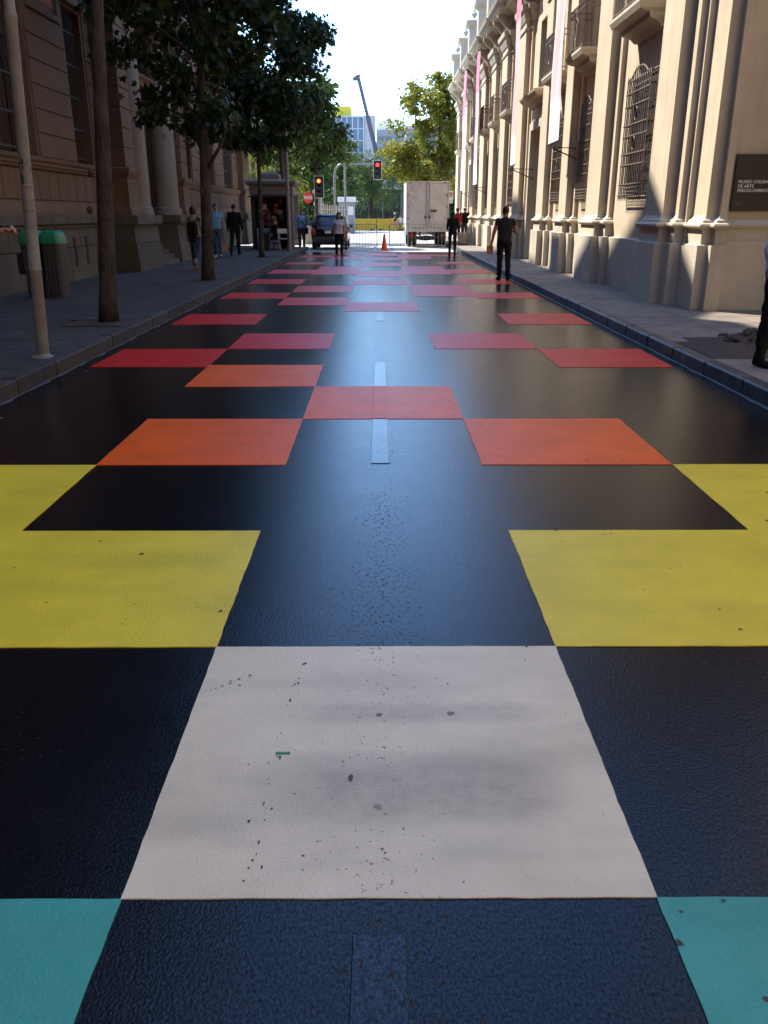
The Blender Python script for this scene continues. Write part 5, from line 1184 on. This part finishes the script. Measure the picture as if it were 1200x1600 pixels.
# ------------------------------------------------------------------ people
SK = mat('skin', (.42, .22, .14), .55, .08, 12); SK2 = mat('skin_tan', (.30, .15, .09), .55, .08, 12)
def cloth(name, col): return mat('cloth_' + name, col, .85, .16, 14, .25, 45, spec=.2)
H_blk = mat('hair_black', (.010, .008, .007), .5, .3, 40); H_brn = mat('hair_brown', (.045, .022, .012), .5, .3, 40)
SH_blk = cloth('shoe_black', (.012, .011, .011)); SH_brn = cloth('shoe_tan', (.28, .17, .10)); SH_wht = cloth('shoe_white', (.55, .52, .48))
def vdir(x, y, z): return Vector((x, y, z)).normalized()
def person(label, loc, rz, H, legs, arms, top, pants, shoes=SH_blk, skin=SK, hair=H_blk, hstyle='short', sleeve=.55, bulk=1.0, female=False, vox=.011, jacket=False, face=False, headrot=0, seated=False, bare=0.0, grip=.5, group=None, cap=None):
    """one continuous body: lofted limbs, trunk and head fused by a voxel remesh; regions of cloth and skin carry their own material"""
    mb = MB(); tags = []
    def T(k):
        tags.extend([k] * (len(mb.v) - len(tags)))
    s = H / 1.72
    hipw, shw = (.095, .165) if female else (.09, .188)
    J = {}
    for i, sd in enumerate((-1, 1)):
        a, k = legs[i]; hip = Vector((sd * hipw, 0, .90)); kn = hip + .425 * Vector((sd * .01, math.sin(a), -math.cos(a))); an = kn + .405 * Vector((0, math.sin(a - k), -math.cos(a - k)))
        J[sd] = (hip, kn, an, a - k)
    low = min(J[-1][2].z - .075 * math.cos(J[-1][3] * .6) - .16 * max(0, -math.sin(J[-1][3])) * .5, J[1][2].z - .075 * math.cos(J[1][3] * .6) - .16 * max(0, -math.sin(J[1][3])) * .5)
    low = min(J[-1][2].z, J[1][2].z) - .078
    def seg(p, q, r0, r1, n, flat=1.0, tagf=None, cap=True, rings=9):
        for i in range(rings):
            pass
        pts = [p.lerp(q, i / (rings - 1)) for i in range(rings)]; rs = [r0 + (r1 - r0) * i / (rings - 1) for i in range(rings)]
        b0 = len(mb.v); mb.tube(pts, rs, n, True, flat)
        for i in range(rings): tags.extend([tagf(i / (rings - 1))] * n)
        mb.ell(q, r1, r1 * flat, r1, 10, 6); T(tagf(1))
        mb.ell(p, r0, r0 * flat, r0, 10, 6); T(tagf(0))
    lk = 1.12 if not female else 1.0
    for sd in (-1, 1):
        hip, kn, an, ang = J[sd]
        seg(hip, kn, .088 * bulk * lk ** .5, .062 * lk, 14, 1, lambda f: 'pants')
        mid = kn.lerp(an, .3) + Vector((0, -.012, 0))
        seg(kn, mid, .062 * lk, .060 * lk, 14, 1, lambda f: 'pants' if bare < .8 else 'skin')
        seg(mid, an, .060 * lk, (.042 if female else .056), 14, 1, lambda f: 'pants' if f <= 1 - bare + 1e-6 else 'skin')
        fp = -max(-.5, min(.9, -ang * .8)) * 1.0      # trailing foot lifts its heel
        fd = Vector((sd * .12, math.cos(fp * .9), math.sin(fp * .9) * 1.0)).normalized() if ang < 0 else Vector((sd * .12, 1, .12)).normalized()
        if ang < 0: fd = Vector((sd * .1, math.cos(ang * .9), math.sin(ang * .9))).normalized()
        heel = an + Vector((0, -.035, -.035)); toe = heel + fd * .235
        seg(heel, heel.lerp(toe, .6), .040, .042, 12, 1, lambda f: 'shoes'); seg(heel.lerp(toe, .6), toe, .042, .028, 12, 1, lambda f: 'shoes')
        seg(an, heel, .044, .038, 12, 1, lambda f: 'shoes', rings=5)
    # trunk
    w = bulk
    if female: rows = [(.82, .13, .10, 0), (.88, .168, .118, 0), (.95, .165, .115, 0), (1.03, .140, .10, 0), (1.10, .130, .095, .0), (1.20, .142, .108, .01), (1.28, .155, .118, .018), (1.36, .158, .098, .0), (1.42, .115, .075, -.01), (1.46, .06, .058, -.012)]
    else: rows = [(.82, .13, .10, 0), (.88, .165, .118, 0), (.96, .168, .12, 0), (1.05, .160, .115, 0), (1.15, .165, .115, .005), (1.27, .182, .122, .008), (1.36, .186, .112, 0), (1.42, .135, .085, -.01), (1.47, .066, .064, -.012)]
    hem = .80 if jacket else .93
    if jacket: rows = [(.76, .19, .135, -.01), (.80, .195, .14, -.01)] + [(z, a + .012, b + .012, o) for z, a, b, o in rows if z > .85]
    dense = []
    for (a, b) in zip(rows[:-1], rows[1:]):
        for t in (0, .25, .5, .75): dense.append(tuple(a[i] + (b[i] - a[i]) * t for i in range(4)))
    dense.append(rows[-1]); n = 22; vs = []
    for z, rx, ry, oy in dense:
        kk = w if z < 1.3 else 1 + (w - 1) * .5
        for k in range(n):
            th = 2 * PI * k / n; c, s_ = math.cos(th), math.sin(th)
            vs.append((rx * kk * abs(c) ** .85 * (1 if c > 0 else -1), oy + ry * kk * abs(s_) ** .85 * (1 if s_ > 0 else -1), z)); tags.append('top' if z > hem else 'pants')
    m_ = len(dense)
    mb.add(vs, [(i * n + k, i * n + (k + 1) % n, (i + 1) * n + (k + 1) % n, (i + 1) * n + k) for i in range(m_ - 1) for k in range(n)] + [tuple(range(n))[::-1], tuple((m_ - 1) * n + k for k in range(n))])
    # arms
    hands = []
    for i, sd in enumerate((-1, 1)):
        ud, fd = arms[i]; sh = Vector((sd * shw, -.005, 1.395)); el = sh + ud * .285; wr = el + fd * .25
        ar = .92 if female else 1.05
        loose = .012 if sleeve > .3 else 0
        tg = lambda f, o=0: 'top' if (f * .53 + o) < sleeve else 'skin'
        mb.ell(sh + Vector((-sd * .02, 0, -.01)), .072 * ar, .070 * ar, .066, 12, 8); T('top')
        seg(sh, el, .055 * ar + loose, .044 * ar + (loose if sleeve > .5 else 0), 12, 1, lambda f: tg(f))
        seg(el, wr, .043 * ar + (loose if sleeve > .9 else 0), .029 * ar + (loose * .7 if sleeve > .9 else 0), 12, 1, lambda f: tg(f, .53))
        # hand: palm, four fingers of unequal length with a bend, thumb from the side of the palm
        sidev = fd.cross(Vector((0, 1, 0)) if abs(fd.y) < .8 else Vector((0, 0, 1))).normalized()
        if abs(fd.z) > .7: sidev = Vector((0, 1, 0)) - fd * fd.y; sidev.normalize()
        nrm = fd.cross(sidev).normalized()
        if nrm.x * sd > 0: nrm = -nrm          # palm faces the thigh
        pc = wr + fd * .055
        seg(wr + fd * .012, wr + fd * .088, .030, .036, 12, .55, lambda f: 'skin', rings=5)
        for q, (ln, ofs) in enumerate(((.070, .028), (.080, .010), (.075, -.009), (.058, -.026))):
            b0 = wr + fd * .085 + sidev * ofs; c1 = b0 + (fd + nrm * grip * .8).normalized() * ln * .5; c2 = c1 + (fd * (1 - grip) + nrm * grip * 1.6).normalized() * ln * .5
            seg(b0, c1, .0095, .009, 8, 1, lambda f: 'skin', rings=4); seg(c1, c2, .009, .0075, 8, 1, lambda f: 'skin', rings=4)
        t0 = wr + fd * .03 + sidev * .028; t1 = t0 + (fd * .7 + sidev * .6 + nrm * .4).normalized() * .035; t2 = t1 + (fd * .9 + nrm * .5).normalized() * .03
        seg(t0, t1, .0125, .011, 8, 1, lambda f: 'skin', rings=4); seg(t1, t2, .011, .009, 8, 1, lambda f: 'skin', rings=4)
        hands.append(wr + fd * .09 + nrm * .02)
    # neck and head
    hc = Vector((0, .018, 1.605)); Q = Matrix.Rotation(headrot, 3, 'Z')
    b0 = len(mb.v)
    seg(Vector((0, -.012, 1.44)), Vector((0, .0, 1.54)), .056, .052, 14, 1, lambda f: 'skin' if f > .35 else 'top')
    mb.ell(hc, .074, .094, .112, 18, 12); T('skin')
    mb.ell(hc + Q @ Vector((0, .03, -.058)), .054, .058, .058, 14, 8); T('skin')      # jaw
    pts = [hc + Q @ Vector(p) for p in ((0, .088, .012), (0, .104, -.016), (0, .106, -.026))]
    mb.tube(pts, [.010, .014, .012], 8); T('skin')
    for sd in (-1, 1): mb.ell(hc + Q @ Vector((sd * .076, -.005, -.012)), .012, .020, .032, 8, 6); T('skin')
    S = Matrix.Scale(s, 4); lift = Vector((0, 0, -low))
    if seated: lift = Vector((0, 0, seated / s - .84))
    me0 = bpy.data.meshes.new('tmp'); P_ = [(Vector(p) + lift) * s for p in mb.v]; me0.from_pydata(P_, [], mb.f)
    bm = bmesh.new(); bm.from_mesh(me0); bmesh.ops.recalc_face_normals(bm, faces=bm.faces); bm.to_mesh(me0); bm.free()
    o0 = bpy.data.objects.new('tmp', me0); C.objects.link(o0)
    rm = o0.modifiers.new('r', 'REMESH'); rm.mode = 'VOXEL'; rm.voxel_size = vox
    sm = o0.modifiers.new('s', 'SMOOTH'); sm.factor = .5; sm.iterations = 3
    me = bpy.data.meshes.new_from_object(o0.evaluated_get(bpy.context.evaluated_depsgraph_get()))
    bpy.data.objects.remove(o0); bpy.data.meshes.remove(me0)
    # cloth wrinkles: low folds pressed into the cloth regions
    kd = KDTree(len(P_))
    for i, p in enumerate(P_): kd.insert(p, i)
    kd.balance()
    names = ['top', 'pants', 'skin', 'shoes']; mats_ = [top, pants, skin, shoes]
    for mm in mats_: me.materials.append(mm)
    idx = [names.index(tags[kd.find(pg.center)[1]]) for pg in me.polygons]
    me.polygons.foreach_set('material_index', idx)
    vt = [names.index(tags[kd.find(v.co)[1]]) for v in me.vertices]
    me.update()
    nr = [v.normal.copy() for v in me.vertices]
    for v, k, nn in zip(me.vertices, vt, nr):
        if k < 2:
            c = v.co; v.co = c + nn * (.005 * math.sin(c.z * 55 + c.x * 30 + 3 * math.sin(c.x * 20 + c.z * 9)) + .004 * math.sin(c.z * 23 - c.x * 60 + c.y * 40))
    me.shade_smooth()
    root = thing('person', label, 'person', loc, rz, group)
    body = bpy.data.objects.new('body', me); C.objects.link(body); body.parent = root
    def loc_(p): return (Vector(p) + lift) * s
    h = MB(); c = hc
    E_ = lambda d, rx, ry, rz_: h.ell(loc_(c + Q @ Vector(d)), rx * s, ry * s, rz_ * s, 16, 10)
    if hstyle == 'short': E_((0, -.020, .026), .084, .092, .100); E_((0, .018, .068), .070, .076, .054)
    elif hstyle == 'bob': E_((0, -.022, .02), .098, .098, .110); E_((0, -.035, -.045), .098, .072, .085); E_((0, .02, .066), .078, .080, .058)
    elif hstyle == 'long': E_((0, -.022, .022), .090, .096, .106); E_((0, -.058, -.09), .088, .048, .15); E_((0, .02, .066), .074, .08, .056); E_((-.062, .0, -.09), .026, .035, .12); E_((.062, .0, -.09), .026, .035, .12)
    for i_, p in enumerate(h.v):
        h.v[i_] = tuple(Vector(p) + Vector((random.uniform(-1, 1), random.uniform(-1, 1), random.uniform(-1, 1))) * .004)
    h.build('hair', hair, root, world=False, smooth=True)
    if cap: MB().ell(loc_(hc + Vector((0, -.005, .05))), .092 * s, .108 * s, .075 * s).build('cap', cap, root, world=False, smooth=True)
    if face:
        f = MB()
        for sd in (-1, 1): f.ell(loc_(hc + Q @ Vector((sd * .031, .083, .008))), .012, .008, .006, 8, 6); f.tube([loc_(hc + Q @ Vector((sd * .016, .092, .027))), loc_(hc + Q @ Vector((sd * .048, .078, .030)))], .0045, 5)
        f.build('eyes', hair, root, world=False)
        MB().tube([loc_(hc + Q @ Vector((-.022, .082, -.055))), loc_(hc + Q @ Vector((0, .092, -.054))), loc_(hc + Q @ Vector((.022, .082, -.055)))], [.003, .007, .003], 6).build('mouth', mat('lips', (.30, .07, .06), .5, .05, 9), root, world=False)
    M_ = Matrix.Translation(loc) @ Matrix.Rotation(rz, 4, 'Z')
    bpy.context.view_layer.update()
    return root, [M_ @ (((Vector(p)) + lift) * s) for p in hands], lambda p: M_ @ loc_(p)
DN = vdir(0, 0, -1)
def hang(sd, f=0, fb=.15, out=.10): return (vdir(sd * out, f, -1), vdir(sd * out * .3, f + fb, -1))
c_dk = cloth('charcoal', (.022, .021, .022)); c_bk = cloth('black', (.010, .010, .011)); c_jean = cloth('jeans', (.030, .048, .095)); c_jeanL = cloth('jeans_faded', (.060, .085, .13))
c_blue = cloth('shirt_blue', (.13, .30, .42)); c_lblue = cloth('shirt_pale_blue', (.20, .32, .46)); c_wht = cloth('white', (.62, .60, .60)); c_lil = cloth('blouse_pale', (.55, .50, .54)); c_bei = cloth('beige', (.36, .29, .21)); c_red = cloth('red', (.25, .02, .03)); c_gry = cloth('grey_trousers', (.075, .072, .072)); c_shirt = cloth('shirt_white_blue', (.50, .56, .72))
person('man in charcoal short-sleeved shirt walking away along the right gutter', (3.12, 21.9, .0), R(4), 1.77, ((.06, .10), (-.10, .12)), ((vdir(-.30, -.05, -1), vdir(-.16, .12, -1)), (vdir(.32, -.12, -1), vdir(.0, .95, .12))), c_dk, c_bk, sleeve=.22, vox=.009, bulk=1.04, skin=SK2)
bk = thing('pamphlet', 'folded pinkish pamphlet held in the charcoal-shirted man\'s hand', 'pamphlet', (2.76, 21.92, .78), R(25))
MB().cbox(-.085, .085, -.012, .012, -.14, .06, .003).build('pages', mat('pamphlet_print', (.48, .22, .17), .6, .3, 14), bk, world=False); MB().cbox(-.09, .09, -.015, -.0125, -.145, .065, .001).build('cover', mat('pamphlet_cover', (.42, .15, .12), .6, .4, 16), bk, world=False)
person('woman in dark suit walking away past the crowd barrier', (2.88, 34.9, 0), R(0), 1.70, ((.05, .06), (-.09, .10)), ((vdir(-.16, .12, -1), vdir(.12, .75, -.35)), (vdir(.22, .05, -1), vdir(.05, .6, -.6))), c_bk, c_bk, hstyle='long', sleeve=1.1, female=True, vox=.011, jacket=False)
ww, hw_, lw2 = person('woman in pale blouse and black trousers walking towards the camera', (-1.56, 32.9, 0), R(184), 1.66, ((.16, .06), (-.16, .28)), (hang(-1, .08, .2, .16), hang(1, -.12, .15, .16)), c_lil, c_bk, shoes=SH_brn, hstyle='long', hair=H_brn, sleeve=.30, female=True, vox=.010, face=True, bare=.12, bulk=1.06)
sb = thing('shoulder_bag', 'black shoulder bag hanging from the woman in the pale blouse', 'bag', (-1.78, 32.95, .82))
MB().cbox(-1.85, -1.75, 32.88, 33.12, .78, 1.02, .03).build('pouch', c_bk, sb)
MB().tube([(-1.8, 32.9, 1.0), (-1.72, 32.86, 1.25), (-1.66, 32.88, 1.41), (-1.70, 32.99, 1.38), (-1.8, 33.08, 1.0)], .012, 6).build('strap', c_bk, sb)
person('man in black suit striding away along the courthouse wall', (-5.42, 32.6, .138), R(-3), 1.80, ((-.26, .34), (.16, .06)), ((vdir(-.20, .10, -1), vdir(-.10, .25, -1)), (vdir(.20, -.16, -1), vdir(.14, .05, -1))), c_bk, c_bk, sleeve=1.1, vox=.010, jacket=True, bulk=1.05)
bw, bh, bl_ = person('bearded man in blue shirt and jeans walking towards the camera', (-5.78, 30.9, .138), R(183), 1.80, ((.14, .08), (-.12, .16)), (hang(-1, .05, .2, .16), hang(1, -.05, .15, .16)), c_blue, c_jeanL, shoes=SH_wht, sleeve=.26, face=True, vox=.010, bulk=1.05, skin=SK2)
cb_ = thing('paper_bag', 'brown paper carrier bag in the hand of the bearded man in blue', 'bag', (-5.52, 30.85, .32), R(10))
MB().loft_rect([(-.11, .11, -.06, .06, 0), (-.12, .12, -.07, .07, .30)]).build('bag_body', mat('kraft_paper', (.34, .20, .11), .8, .1, 9), cb_, world=False)
MB().tube([(-.06, 0, .30), (-.02, 0, .50), (.02, 0, .50), (.06, 0, .30)], .006, 5).build('handle', mat('kraft_paper', (.34, .20, .11)), cb_, world=False)
pw_, ph_, pl2 = person('woman in beige top with dark backpack walking away on the shaded sidewalk', (-5.06, 23.85, .138), R(-4), 1.66, ((.18, .05), (-.36, .62)), (hang(-1, .1, .25, .18), (vdir(.2, -.05, -1), vdir(.05, .5, -.8))), c_bei, c_jean, hstyle='bob', hair=H_brn, sleeve=.5, female=True, vox=.010, shoes=SH_brn, bare=.22, headrot=-.5)
bp2 = thing('backpack', 'small dark backpack worn by the woman in the beige top', 'backpack', tuple(pl2((0, -.19, 1.12))), R(-4))
MB().cbox(-.14, .14, -.075, .08, -.20, .20, .06).build('pack', c_bk, bp2, world=False, smooth='auto'); MB().cbox(-.10, .10, -.11, -.074, -.16, .02, .02).build('pocket', c_bk, bp2, world=False)
for sd in (-1, 1): MB().tube([(sd * .09, .05, .18), (sd * .10, .12, .31), (sd * .105, .26, .28), (sd * .12, .30, .05), (sd * .11, .09, -.16)], .016, 6).build('strap', c_bk, bp2, world=False)
person('man in pale blue shirt talking on a phone by the kiosk corner', (-3.78, 42.0, 0), R(190), 1.78, ((.04, .03), (-.05, .06)), ((vdir(-.35, .15, -1), vdir(.18, .45, 1)), hang(1, 0, .2, .14)), c_lblue, c_gry, sleeve=.9, vox=.011, face=True, bulk=1.18, skin=SK2)
mb2 = thing('messenger_bag', 'black messenger bag slung across the man on the phone', 'bag', (-3.5, 41.9, .75))
MB().cbox(-3.58, -3.46, 41.75, 42.05, .68, .98, .03).build('pouch', c_bk, mb2); MB().tube([(-3.52, 41.85, .98), (-3.70, 41.83, 1.22), (-3.92, 41.88, 1.47), (-3.93, 42.02, 1.45), (-3.6, 42.16, 1.1), (-3.52, 42.0, .98)], .014, 6).build('strap', c_bk, mb2)
person('person in white shirt and black trousers standing by the dug-up tree pit', (3.95, 8.42, .138), R(-150), 1.74, ((.06, .05), (-.04, .05)), ((vdir(-.3, .1, -1), vdir(.3, .7, -.5)), hang(1, 0, .2, .14)), c_shirt, c_bk, sleeve=1.0, vox=.009, bulk=1.08)
person('passer-by reaching an arm out beside the numbered post', (-4.66, 9.6, .138), R(-90), 1.70, ((.05, .05), (-.05, .05)), ((vdir(-.1, .75, -.5), vdir(.1, 1, .25)), hang(1, 0, .2, .14)), c_red, c_jean, sleeve=.2, vox=.008, grip=.95, skin=SK)
person('man in maroon top standing beyond the truck tail', (4.05, 46.2, .14), R(20), 1.74, ((.04, .03), (-.05, .06)), (hang(-1), hang(1)), c_red, c_jean, sleeve=.6, vox=.013)
person('person in dark jacket and pale cap walking off beyond the truck', (4.55, 47.5, .14), R(0), 1.80, ((.1, .06), (-.1, .12)), (hang(-1), hang(1)), c_bk, c_gry, sleeve=1.1, vox=.013, cap=c_wht)
person('runner in dark vest and white cap beside the yellow barrier', (1.42, 86.6, 0), R(100), 1.75, ((.35, .3), (-.3, .5)), ((vdir(-.1, .4, -1), vdir(0, 1, .2)), (vdir(.1, -.5, -1), vdir(0, .6, -.3))), c_bk, cloth('shorts_orange', (.42, .16, .07)), sleeve=.1, vox=.014, bare=.9, cap=c_wht)
person('child in white shirt walking beside the yellow barrier', (1.95, 86.9, 0), R(175), 1.45, ((.15, .1), (-.15, .2)), (hang(-1), hang(1)), c_wht, cloth('trousers_rust', (.32, .13, .07)), sleeve=.25, vox=.013)
person('vendor in red standing inside the news kiosk', (-4.95, 39.2, .14), R(180), 1.62, ((.0, .0), (.0, .0)), ((vdir(-.2, .3, -1), vdir(.1, 1, -.2)), (vdir(.2, .3, -1), vdir(-.1, 1, -.2))), c_red, c_bk, sleeve=.6, vox=.012, face=True)
person('person in dark clothes sitting low in front of the kiosk counter', (-4.55, 38.0, .14), R(120), 1.66, ((1.45, 1.45), (1.40, 1.40)), ((vdir(-.1, .5, -1), vdir(.1, 1, -.2)), (vdir(.1, .5, -1), vdir(-.1, 1, -.2))), c_bk, c_bk, sleeve=1.0, vox=.012, seated=.42)
sl = thing('stool', 'low dark stool under the person seated at the kiosk', 'stool', (-4.55, 38.0, .138))
MB().lathe([(.16, .38), (.17, .40), (.17, .425), (.15, .43)], (-4.55, 38.0, .0), 16).build('seat', M_blk, sl)
for k in range(4):
    a = PI / 4 + k * PI / 2; MB().tube([(-4.55 + .11 * math.cos(a), 38 + .11 * math.sin(a), .40), (-4.55 + .16 * math.cos(a), 38 + .16 * math.sin(a), .138)], .014, 6).build('leg', M_blk, sl)
person('pedestrian in blue jacket passing the sunlit courthouse corner', (-6.6, 50.5, 0), R(60), 1.70, ((.15, .1), (-.15, .2)), (hang(-1), hang(1)), cloth('jacket_blue', (.05, .14, .30)), c_jean, sleeve=1.1, vox=.013)

# low park shrubs that close the view under the trees
for k, (x, y, r, lab) in enumerate(((-16.5, 104, 2.6, 'rounded shrub at the back of the park, nearest the courthouse side'), (-12.4, 100, 2.4, 'dark shrub behind the weeping park tree'), (-8.6, 103, 2.5, 'broad shrub behind the stone gate pillar'), (-5.0, 101, 2.3, 'shrub peeping over the grey booth roof'), (8.2, 103, 2.6, 'shrub hidden behind the box truck'), (12.5, 101, 2.6, 'shrub at the museum end of the park'))):
    tree('park_shrub', lab, (x, y, 0), 2.4, .10, [(x, y, 2.0, r, 1.6, 1.7), (x + .8, y, 3.4, r * .6, 1.3, 1.1), (x - .9, y - .3, 1.2, r * .7, 1.2, 1.0)], 3800, .34, L_park, LEAF_OVAL, M_bark, .3, 'park shrubs', .6, 0, 65)
hb = thing('park_wall', 'long low dark wall closing the back of the park', 'wall', (-12, 116, 0))
for k in range(16): MB().cbox(-40 + k * 5.0, -35.05 + k * 5.0, 116, 116.4, 0, 3.2, .03).build('wall_panel', mat('park_wall_stone', (.11, .10, .085), .85, .2, 1.5), hb)
for nm, lab, q, col in (('far_building', 'pale far block showing low between courthouse corner and kiosk', (-60, -24, 180, 200, 22), (.34, .31, .28)), ('far_building', 'far dull block behind the museum end', (18, 60, 190, 210, 20), (.28, .27, .27))):
    t = thing(nm, lab, 'building', ((q[0] + q[1]) / 2, q[2], 0)); MB().box(q[0], q[1], q[2], q[3], 0, q[4]).build('wall', mat('far_render_%d' % q[4], col, .85, .1, .3), t)
    for j in range(6):
        for i in range(10): MB().box(q[0] + 1 + i * 3.4, q[0] + 2.8 + i * 3.4, q[2] - .1, q[2] + .05, 2 + j * 3.2, 4 + j * 3.2).build('window', M_glass, t)
    MB().box(q[0] - .3, q[1] + .3, q[2] - .3, q[3] + .3, q[4], q[4] + .5).build('roof', M_conc, t)
